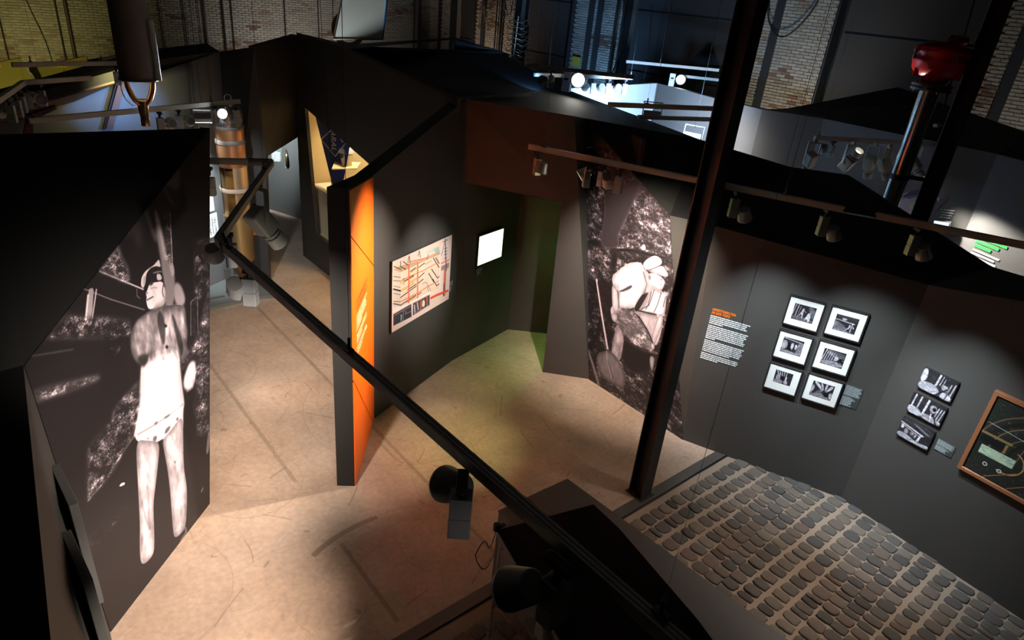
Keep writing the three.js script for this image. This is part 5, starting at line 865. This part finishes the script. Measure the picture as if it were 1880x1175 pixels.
  mesh('glass', new THREE.LatheGeometry([[0, 0], [0.085, 0], [0.11, 0.2], [0.115, 0.205], [0.104, 0.2], [0.08, 0.01], [0, 0.01]].map(([a, b]) => new THREE.Vector2(a, b)), 36), std([0.86, 0.78, 0.6], 0.15), jug); mesh('rim', new THREE.TorusGeometry(0.112, 0.01, 8, 36).rotateX(Math.PI / 2).translate(0, 0.205, 0), std([0.09, 0.11, 0.2], 0.3), jug); mesh('dial', cyl(0.034, 0.034, 0.03, 20).rotateZ(Math.PI / 2).translate(-0.108, 0.17, 0.04), std([0.05, 0.05, 0.06], 0.3), jug);
  const cap2 = thing('white_helmet', 'grey-white helmet resting on the beaker before the pennant', 'helmet', [jp[0], jp[1] + 0.222, jp[2]]); mesh('shell', new THREE.SphereGeometry(0.12, 28, 14, 0, 6.2832, 0, 1.5).scale(1, 0.75, 1.25), std([0.40, 0.44, 0.55], 0.3), cap2); mesh('brim', new THREE.TorusGeometry(0.12, 0.01, 8, 36).rotateX(Math.PI / 2).scale(1, 1, 1.25), std([0.36, 0.4, 0.5], 0.3), cap2);
  for (const [z, y, l] of [[-9.12, 1.377, 'white cup standing lower in the niche, by the top of the fin wall'], [-9.7, 1.36, 'white flat box lying lower in the niche, by the top of the fin wall']]) { const b = thing('white_item', l, 'exhibit', [5.25, y, z]); mesh('body', y > 1.37 ? cyl(0.06, 0.05, 0.12, 24) : rbox(0.2, 0.07, 0.3, 0.01), std([0.85, 0.85, 0.82], 0.4), b); mesh('lid', y > 1.37 ? cyl(0.064, 0.064, 0.015, 24).translate(0, 0.065, 0) : rbox(0.21, 0.012, 0.31, 0.004, 0, 0.04, 0), std([0.88, 0.88, 0.86], 0.4), b); }
  const sh2 = thing('niche_shelf', 'lower pale shelf of the niche carrying the white items', 'shelf', [5.32, 1.30, -9.3]); mesh('board', box(0.42, 0.03, 1.1), std([0.85, 0.72, 0.45], 0.4), sh2); mesh('edge_strip', box(0.012, 0.034, 1.1, -0.214, 0, 0), std([0.95, 0.86, 0.6], 0.3), sh2);
  for (const [z, l] of [[-11.0, 'recessed warm downlight in the niche ceiling by the dark jamb'], [-9.9, 'recessed warm downlight in the niche ceiling above the pennant'], [-8.8, 'recessed warm downlight in the niche ceiling toward the fin wall']]) {
    const d = thing('downlight', l, 'downlight', [5.2, 3.28, z]); mesh('ring', new THREE.TorusGeometry(0.06, 0.012, 8, 28).rotateX(Math.PI / 2), M.lampSilver, d); mesh('bulb', cyl(0.052, 0.052, 0.008, 24), glow([1, 0.8, 0.5], 8), d);
    addSpot(d, new THREE.Vector3(0, -0.03, 0), new THREE.Vector3(0.2, -1, 0.1), NICHE * 1.3, [1, 0.76, 0.42], 0.85, 1, 2);
  }
  const pane = slab([[4.835, 0.6, -11.4], [4.835, 0.6, -8.2], [4.835, 2.4, -8.2], [4.835, 2.95, -11.4]], 0.004); 
}
// ---------- glass case with black lid over the grey box ----------
{
  const bx = thing('grey_box', 'low grey box reaching under the glass case, on the cobbles', 'box', [0, 0, 0]);
  mesh('body', slab([[2.985, 0.93, -3.235], [3.79, 0.93, -3.205], [3.93, 0.93, -1.0], [4.02, 0.93, 0.4], [2.95, 0.93, 0.4]], 0.93), std([0.105, 0.095, 0.09], 0.55), bx);
  mesh('top', slab([[2.98, 0.942, -3.24], [3.795, 0.942, -3.21], [3.935, 0.942, -1.0], [4.025, 0.942, 0.4], [2.945, 0.942, 0.4]], 0.012), std([0.115, 0.103, 0.098], 0.5), bx);
  const h = 1.3, L0 = [2.58,1.3,-2.792], L1 = [3.42,1.3,-2.572], L2 = [3.396,1.3,-2.264], L3 = [3.209,1.3,-1.371], L4 = [3.013,1.3,-0.751], L5 = [2.202,1.3,-1.339];
  const t = thing('glass_case', 'glass display case with a black angular lid beneath the main track', 'display case', [0, 0, 0]);
  mesh('lid', slab([L0, L1, L2, L3, L4, L5], 0.012), new THREE.MeshPhysicalMaterial({ color: new THREE.Color().setRGB(0.006, 0.006, 0.006), roughness: 0.85, specularIntensity: 0.3 }), t);
  mesh('lid_frame', slab([L0, L1, L2, L3, L4, L5].map((p) => [p[0] + 0.004, p[1] - 0.0125, p[2]]), 0.06), std([0.07, 0.065, 0.06], 0.5), t);
  const pane = (a, b, n) => mesh(n, slab([[a[0], 0.0, a[2]], [b[0], 0.0, b[2]], [b[0], h - 0.073, b[2]], [a[0], h - 0.073, a[2]]], 0.008), M.glassPane, t);
  const ins = (p, k) => [p[0] + 0.012, p[1], p[2] + k];
  pane(ins(L0, 0.012), ins(L5, 0), 'glass_side');
  for (const [p, dx, dz] of [[L0, 0.02, 0.03]]) mesh('corner_profile', box(0.012, h - 0.075, 0.012, p[0] + dx, (h - 0.075) / 2, p[2] + dz), std([0.2, 0.19, 0.18], 0.3, 0.4), t);
  const ex = thing('ribbed_hose', 'grey ribbed hose piece standing on the cobbles inside the glass case', 'hose', [2.79, 0, -2.38]);
  const hp = []; for (let k = 0; k <= 24; k++) hp.push(new THREE.Vector2(0.075 + (k % 2) * 0.006, 0.36 + k * 0.02)); hp.push(new THREE.Vector2(0, 0.84));
  mesh('hose', new THREE.LatheGeometry(hp, 28).rotateZ(-0.12), std([0.34, 0.30, 0.25], 0.6), ex); mesh('post', cyl(0.05, 0.08, 0.4, 18).translate(0.02, 0.2, 0), std([0.06, 0.055, 0.05], 0.5), ex);
  const cam = thing('sensor', 'small black cylinder sensor on the corner of the black lid', 'sensor', [L0[0] - 0.002, h + 0.025, L0[2] - 0.008]);
  mesh('body', cyl(0.026, 0.028, 0.052, 26), M.black, cam); mesh('cap', cyl(0.02, 0.02, 0.004, 22).translate(0, 0.028, 0), std([0.08, 0.08, 0.08], 0.3), cam); mesh('bracket', rbox(0.07, 0.012, 0.03, 0.003, 0.045, -0.012, 0.002), M.black, cam);
  tag(mesh('cable', tube([[L0[0] - 0.01, h, L0[2]], [L0[0] - 0.06, h - 0.1, L0[2] + 0.02], [1.975,1.946,-2.266], [1.93,1.876,-2.26], [1.914,1.859,-2.187], [L0[0] + 0.0, h - 0.20, L0[2] + 0.02]], 0.0035, 60, 6), M.cable), 'thin black cable looping from the sensor down to the glass edge', 'cable');
}
// ---------- far things under the hall roof ----------
{
  const s = thing('projection_screen', 'grey rectangular screen hanging before the brick wall', 'screen'), S = [[6.522,3.802,-13.601], [7.3,3.895,-12.965], [7.615,4.834,-13.308], [6.915,4.751,-13.881]];
  mesh('panel', slab(S, 0.05), std([0.62, 0.65, 0.63], 0.7), s); mesh('edge', rod(S[1], S[2], 0.022, 8), std([0.10, 0.35, 0.7], 0.4), s); mesh('edge', rod(S[0], S[3], 0.016, 8), std([0.1, 0.1, 0.1], 0.4), s); mesh('edge', rod(S[0], S[1], 0.018, 8), std([0.3, 0.24, 0.2], 0.4), s);
  mesh('hanger', rod(S[2], [S[2][0], 10, S[2][2]], 0.008), M.wire, s); mesh('hanger', rod(S[3], [S[3][0], 10, S[3][2]], 0.008), M.wire, s);
  const w = thing('wooden_ring', 'light wooden ring half hidden behind the hanging screen', 'ring', [7.555,3.9,-14.99]); mesh('rim', new THREE.TorusGeometry(0.33, 0.055, 12, 60), std([0.55, 0.27, 0.09], 0.5), w); mesh('hanger', rod([0, 0.33, 0], [0, 4.4, 0], 0.006), M.wire, w); w.rotation.y = -0.7;
  // big loose coil of bare wire with its rod
  const o = [10.253,4.391,-12.144], cp = []; for (let k = 0; k <= 220; k++) { const a = k / 220 * 9 * 6.2832; cp.push([0.26 * Math.cos(a) * (1 + 0.08 * Math.sin(k * 0.7)), 0.1 - 1.05 * k / 220 + 0.03 * Math.sin(k * 1.3), 0.26 * Math.sin(a)]); }
  const c = thing('wire_coil', 'large loose coil of bare wire hanging before the first pier', 'coil', o); mesh('coil', tube(cp, 0.007, 700, 5), std([0.5, 0.47, 0.42], 0.25, 0.8), c); mesh('rod', rod([-0.06, 0.15, 0], [-0.12, -1.0, 0], 0.016), std([0.42, 0.38, 0.32], 0.4, 0.5), c);
  for (const k of [-0.2, 0.0, 0.22]) mesh('hanger', rod([k, 0.0, 0], [0.35 + k * 0.2, 5.0, 0], 0.006), M.wire, c);
  const hook = thing('cable_loops', 'second tangle of wire loops on the face of the first pier', 'cable', [17.2, 4.35, -22.6]); for (let k = 0; k < 5; k++) mesh('loop', new THREE.TorusGeometry(0.26 + k * 0.035, 0.008, 6, 40).rotateY(0.9 + k * 0.1).translate(0, -k * 0.1, 0), std([0.3, 0.27, 0.24], 0.3, 0.6), hook);
  // conduits and ropes down the brick wall
  const where = ['beside the sagging rope', 'first from the pair of thick pipes', 'thicker one of the close pair', 'next to the hanging probe', 'below the pale patch of wash', 'slimmest of the middle group', 'thickest of the middle group', 'between the middle group and the roof peak', 'closest to the roof peak', 'just past the roof peak', 'halfway to the hanging screen', 'behind the hanging screen edge'];
  [[2, 0.02], [101, 0.024], [119, 0.05], [289, 0.02], [335, 0.018], [362, 0.012], [372, 0.045], [407, 0.034], [423, 0.02], [521, 0.022], [583, 0.022], [610, 0.014]].forEach(([px, r], i) => {
    const d = [0.0707, 0, 0]; const x = [1.9, 3.36, 3.62, 6.25, 7.02, 7.5, 7.68, 8.31, 8.61, 10.53, 11.84, 12.44][i];
    tag(mesh('wall_pipe', rod([x, 0.2, -25.94], [x, 9.9, -25.94], r, 10), i === 2 || i === 6 ? std([0.05, 0.03, 0.03], 0.5) : M.cable), 'dark vertical pipe on the brick wall, ' + where[i], 'pipe');
  });
  tag(mesh('rope', tube([[2.3, 9.5, -25.9], [2.5, 5, -25.9], [2.62, 3.6, -25.9], [2.75, 3.0, -25.9], [2.9, 2.4, -25.9], [3.0, 1.5, -25.9]], 0.012, 40, 6), M.cable), 'sagging thin rope on the yellow-lit brick wall', 'rope');
  tag(mesh('drain_pipe', rod([16.1, 0, -25.7], [16.1, 9.9, -25.7], 0.16, 20), std([0.04, 0.035, 0.035], 0.5)), 'thick dark downpipe near the corner of the brick wall', 'pipe');
  tag(mesh('cable_bundle', join(rod([17.36, 1, -22.0], [17.36, 9.9, -22.0], 0.03), rod([17.36, 1, -21.7], [17.36, 9.9, -21.7], 0.05), tube([[17.36, 9, -22.0], [17.3, 5.0, -21.6], [17.34, 4.2, -21.2], [17.3, 5.5, -20.9]], 0.016, 40, 6)), M.cable), 'bundle of dark cables running down the first pier', 'cable');
  for (const [z, l] of [[-15.75, 'thick dark conduit on the blue pier, inner one'], [-15.45, 'thick dark conduit on the edge of the blue pier']]) tag(mesh('conduit', rod([17.3, 2, z], [17.3, 9.9, z], 0.045, 12), M.cable), l, 'pipe');
  tag(mesh('hanging_cable', tube([[12.562,5.088,-11.284], [12.259,4.082,-10.886], [11.551,3.556,-10.421], [10.436,3.114,-9.626], [9.834,2.962,-9.316]], 0.016, 50, 6), M.cable), 'black cable slanting across the blue pier onto the roof', 'cable');
  tag(mesh('hanging_cable', tube([[11.731,5.033,-9.744], [10.952,3.963,-8.979], [10.569,3.494,-8.71], [10.275,3.185,-8.468], [10.131,3.102,-8.392]], 0.013, 50, 6), M.cable), 'black cable hanging straight before the bright bluish wall', 'cable');
  tag(mesh('hanging_cable', tube([[17.3, 7, -10.6], [17.3, 5.0, -10.4], [17.3, 4.6, -9.9], [17.3, 5.2, -9.3], [17.3, 7, -8.9]], 0.02, 50, 6), M.cable), 'slack dark cable loop on the third brick pier', 'cable');
  tag(mesh('hanging_rope', rod([9.067,4.954,-9.832], [7.328,3.001,-7.842], 0.006, 6), std([0.10, 0.10, 0.03], 0.6)), 'greenish rope dropping to the end of the pale track', 'rope');
  tag(mesh('hanging_rope', rod([13.114,5.435,-6.518], [6.033,3.47,-3.014], 0.003, 6), std([0.02, 0.06, 0.2], 0.6)), 'thin blue line dropping to the pale track', 'rope');
  tag(mesh('hanging_rope', rod([3.844,4.707,-8.358], [3.028,2.513,-6.426], 0.003, 6), M.wire), 'thin dark line hanging before the niche wall', 'rope');
  cap('warning_sign', 'small yellow sign at the foot of the blue pier', [[17.38, 2.9, -17.6], [17.38, 2.9, -17.2], [17.38, 3.2, -17.2], [17.38, 3.2, -17.6]], 0.01).material = std([0.5, 0.42, 0.05], 0.6);
}
// ---------- graphics in the grey gallery ----------
{
  const X = 11.262, zOf = { a: -5.32, b: -2.75 };
  const W = 1024, H = 640, [c, g] = canvas(W, H), [ca, ga] = canvas(W, H); ga.fillStyle = '#000'; ga.fillRect(0, 0, W, H);
  // map outline and legend on the first wall (u from z = -5.2 to -2.75, y from 3.1 to 1.5)
  const U = (z) => (z + 5.3) / 2.5 * W, Y = (y) => (3.2 - y) / 1.7 * H, at = (p) => [U(p[2]), Y(p[1])];
  const M1 = [[11.262,2.742,-3.761], [11.262,2.822,-3.658], [11.262,2.874,-3.531], [11.262,2.569,-3.392], [11.262,2.38,-3.438], [11.262,2.384,-3.772]].map(at);
  const both = (s, col, o) => { shape(g, s, col, o); shape(ga, s, '#fff', o); };
  both(M1, 'rgb(214,190,206)'); both([[11.262,2.712,-3.743], [11.262,2.822,-3.658], [11.262,2.882,-3.534], [11.262,2.8,-3.489], [11.262,2.708,-3.634]].map(at), 'rgb(94,76,98)'); both([[11.262,2.632,-3.624], [11.262,2.705,-3.52], [11.262,2.599,-3.466], [11.262,2.537,-3.558]].map(at), 'rgb(190,240,210)', { round: 1 });
  both([[11.262,2.676,-3.747], [11.262,2.75,-3.608], [11.262,2.816,-3.495]].map(at), 'rgb(80,150,220)', { width: 5 });
  both([[11.262,2.751,-3.298], [11.262,2.829,-3.203], [11.262,2.896,-3.143], [11.262,2.815,-3.137], [11.262,2.734,-3.184], [11.262,2.644,-3.198], [11.262,2.612,-3.249]].map(at), 'rgb(120,104,120)'); both([[11.262,2.81,-3.273], [11.262,2.852,-3.242], [11.262,2.772,-3.228]].map(at), 'rgb(226,216,224)');
  for (let k = 0; k < 4; k++) both([at([11.262,2.685,-3.12]), at([11.262,2.706,-2.992])].map(([x, y]) => [x + 2 - k * 3, y + k * 15]), 'rgb(244,236,230)', { width: 6 });
  both([[11.262,2.678,-3.171], [11.262,2.678,-3.141]].map(at), 'rgb(110,210,120)', { width: 9 });
  const am = new THREE.CanvasTexture(ca); am.magFilter = THREE.LinearFilter;
  const m = mesh('wall_map', new THREE.PlaneGeometry(2.5, 1.7).rotateY(-Math.PI / 2).translate(X - 0.004, 2.35, -4.05), new THREE.MeshStandardMaterial({ map: ctex(c), alphaMap: am, transparent: true, roughness: 0.6 })); tag(m, 'printed map with legend on the grey gallery wall behind the pipe', 'map');
  const tb = thing('screen', 'small bluish tablet screen on the grey gallery wall', 'screen'), sq = [[11.2,2.34,-3.176], [11.2,2.365,-2.938], [11.2,2.549,-2.951], [11.2,2.517,-3.192]];
  mesh('case', slab(sq, 0.04), std([0.18, 0.18, 0.18], 0.5), tb); const q = (a, b, k) => a.map((v, i) => v + (b[i] - v) * k), ctr = q(sq[0], sq[2], 0.5); mesh('display', slab(sq.map((p) => q(p, ctr, 0.16)).map((p) => [p[0] - 0.003, p[1], p[2]]), 0.002), glow([0.62, 0.78, 1], 1.6), tb);
  // second wall: green heading with white text, river diagram, three boards
  const A = [11.27, -2.75], d = [-0.412, 0.911], on = (u, y, k = 0.006) => [A[0] + d[0] * u - 0.911 * k, y, A[1] + d[1] * u - 0.412 * k];
  const [c2, g2] = canvas(768, 768), [cb, gb] = canvas(768, 768); gb.fillStyle = '#000'; gb.fillRect(0, 0, 768, 768);
  const line = (x, y, l, col, h) => { for (const [q, f] of [[g2, col], [gb, '#fff']]) { q.fillStyle = f; q.fillRect(x, y, l, h); } };
  for (let k = 0; k < 3; k++) line(90, 330 + k * 26, [190, 150, 110][k], 'rgb(70,205,96)', 18);
  for (let k = 0; k < 16; k++) if (k !== 5 && k !== 10) line(90, 412 + k * 20, rr(150, 180), 'rgb(255,244,238)', 12);
  for (const [x, y] of [[440, 420], [460, 440], [430, 590], [450, 610], [600, 240], [610, 262]]) line(x, y, 80, 'rgb(255,240,236)', 9);
  for (const s of ['560,200 590,170 640,180 660,220 630,260 580,250 560,200', '590,180 610,240', '560,220 650,200', '540,420 560,390 580,430 560,470 540,420', '560,600 590,570 610,620']) { shape(g2, s, 'rgb(30,170,74)', { width: 6 }); shape(gb, s, '#fff', { width: 6 }); }
  for (const s of ['556,250 570,300 600,330 560,400', '560,470 580,540 600,580 620,650', '600,330 640,420']) { shape(g2, s, 'rgb(40,140,220)', { width: 6 }); shape(gb, s, '#fff', { width: 6 }); }
  const bm = new THREE.CanvasTexture(cb); bm.magFilter = THREE.LinearFilter; const pg = new THREE.PlaneGeometry(1.9, 1.9); pg.rotateY(Math.atan2(-0.911, -0.412)); const pc = on(0.95, 2.35, 0.008); pg.translate(...pc);
  tag(mesh('wall_graphic', pg, new THREE.MeshStandardMaterial({ map: ctex(c2), alphaMap: bm, transparent: true, roughness: 0.6 })), 'green and blue line diagram with white text on the grey gallery wall', 'wall graphic');
  for (const [u0, u1, l, k] of [[0.36, 0.62, 'bluish photo board at the foot of the white text', 9], [0.66, 1.08, 'grey photo board of a machine in the far gallery', 10], [1.12, 1.5, 'grey photo board of a lattice hall in the far gallery', 11]]) {
    const [pc2, p2] = canvas(160, 120), [, p3] = canvas(160, 120); p2.fillStyle = gray(130); p2.fillRect(0, 0, 160, 120); p3.fillStyle = 'rgb(60,140,0)'; p3.fillRect(0, 0, 160, 120);
    for (let i = 0; i < 14; i++) shape(p2, [[rr(0, 160), rr(0, 120)], [rr(0, 160), rr(0, 120)]], gray(rr(40, 240)), { width: rr(2, 10), blur: 1 }); finishPrint(p2, p3, 160, 120, { tint: k === 9 ? [0.55, 0.68, 1] : [1, 0.96, 1], scale: 2.5 });
    const R = [on(u0, 1.48, 0.03), on(u1, 1.48, 0.03), on(u1, 1.90, 0.03), on(u0, 1.90, 0.03)], t = thing('photo_board', l, 'picture'); mesh('panel', slab(R.map((p) => [p[0] + 0.004, p[1], p[2] + 0.002]), 0.02), M.black, t); mesh('print', scaledUv(slab(R, 0.003, { uv0: R[0] }), u1 - u0, 0.42), printMat(ctex(pc2), 0.4), t);
  }
  // yellow lettering on the olive walls
  for (const [txt, p, l] of [['PROBLEM', [[2.081,2.585,-18.29], [2.361,2.6,-18.29], [2.375,2.68,-18.29], [2.096,2.665,-18.29]], 'yellow word PROBLEM on the olive wall'], ['NG', [[1.068,2.682,-17.49], [1.187,2.694,-17.49], [1.202,2.767,-17.49], [1.083,2.755,-17.49]], 'yellow letters NG at the cut-off end of a word on the olive wall']]) {
    const [k, q] = canvas(256, 64), [ka, qa] = canvas(256, 64); qa.fillStyle = '#000'; qa.fillRect(0, 0, 256, 64); qa.fillStyle = '#fff'; qa.font = 'bold 60px sans-serif'; qa.textBaseline = 'middle'; qa.fillText(txt, 2, 34, 252); q.fillStyle = 'rgb(255,226,0)'; q.fillRect(0, 0, 256, 64);
    const tm = new THREE.CanvasTexture(ka); tm.magFilter = THREE.LinearFilter; const w = p[1][0] - p[0][0], hh = p[3][1] - p[0][1];
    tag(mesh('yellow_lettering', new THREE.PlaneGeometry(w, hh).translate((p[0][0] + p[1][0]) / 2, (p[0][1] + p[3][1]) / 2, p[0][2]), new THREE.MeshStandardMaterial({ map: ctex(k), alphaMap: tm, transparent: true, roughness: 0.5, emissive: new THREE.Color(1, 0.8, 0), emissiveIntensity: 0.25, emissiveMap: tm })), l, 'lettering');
  }
}
// ---------- cream projectors on the gallery track ----------
function projector(label, at, aim, { power = 0, s = 1, open = false, mat = std([0.50, 0.50, 0.42], 0.5) } = {}) {
  const t = thing('projector', label, 'projector', at), d = V(aim).sub(V(at)).normalize(), q = new THREE.Quaternion().setFromUnitVectors(new THREE.Vector3(0, 1, 0), d), c = [0, -0.3 * s, 0], ry = Math.atan2(d.x, d.z);
  mesh('yoke', join(box(0.16 * s, 0.02, 0.04, 0, -0.06 * s, 0), box(0.014, 0.25 * s, 0.04, 0.085 * s, -0.18 * s, 0), box(0.014, 0.25 * s, 0.04, -0.085 * s, -0.18 * s, 0), box(0.05, 0.05, 0.05, 0, -0.035, 0)).rotateY(ry), mat, t);
  const bg = rbox(0.14 * s, 0.20 * s, 0.14 * s, 0.02 * s).applyQuaternion(q).translate(...c);
  const b = mesh('housing', bg, mat, t);
  mesh('barrel', new THREE.LatheGeometry([[0, 0.10], [0.055, 0.10], [0.058, 0.15], [0.066, 0.155], [0.066, 0.24], [0.056, 0.24], [0.05, 0.19], [0, 0.19]].flatMap(([a, y], i) => i === 2 ? [[a, y], [0.064, 0.105], [0.064, 0.113], [0.058, 0.115], [0.058, 0.122], [0.064, 0.124], [0.064, 0.132], [0.058, 0.134], [0.058, 0.15]] : [[a, y]]).sort((p, q) => 0).map(([a, y]) => new THREE.Vector2(a * s, y * s)), 32).applyQuaternion(q).translate(...c), mat, t);
  mesh('lens', new THREE.CircleGeometry(0.05 * s, 24).rotateX(-Math.PI / 2).translate(0, 0.195 * s, 0).applyQuaternion(q).translate(...c), power ? glow([1, 0.95, 0.88], 7) : std([0.03, 0.03, 0.03], 0.1), b);
  if (power) addSpot(t, new THREE.Vector3(...c).addScaledVector(d, 0.26 * s), V(aim).sub(V(at)), power, NEUTRAL, 0.42, 0.4, 1.5);
  return t;
}
projector('cream projector, first on the gallery track, pointing down', [9.462,3.55,-4.488], [10.5, 0.6, -5.3], { power: 0 });
projector('cream projector with an open black barrel, in the middle of the row', [10.024,3.55,-4.198], [9.7, 4.7, -3.5], { s: 1.1, power: 10 });
projector('cream projector before the lit grey wall, next but one to the pipe', [10.315,3.55,-4.012], [11.2, 1.2, -4.0], { power: 30 });
projector('cream projector close beside the shiny pipe', [10.515,3.55,-3.886], [11.1, 1.5, -3.0], { power: 40 });
projector('cream projector between the shiny pipe and its steel column', [11.044,3.55,-3.671], [10.9, 1.9, -1.9], { power: 34 });
projector('large profile projector with bright lens tube on the zigzag track', [1.974,3.35,-5.658], [3.2, 1.5, -5.9], { power: 66, s: 1.25, mat: std([0.22, 0.24, 0.21], 0.5, 0.2) });
tag(mesh('track_stub', rbox(0.2, 0.05, 0.06, 0.006), M.rail), 'short pale fitting hanging beside the steel column above the gallery', 'fitting').position.set(...[11.174,3.836,-3.592]);
tag(mesh('hanging_rope', rod([11.198,3.859,-3.587], [12.996,5.57,-4.314], 0.012, 8), M.cable), 'dark line down to the short pale fitting at the steel column', 'rope');
renderer.render(scene, camera);
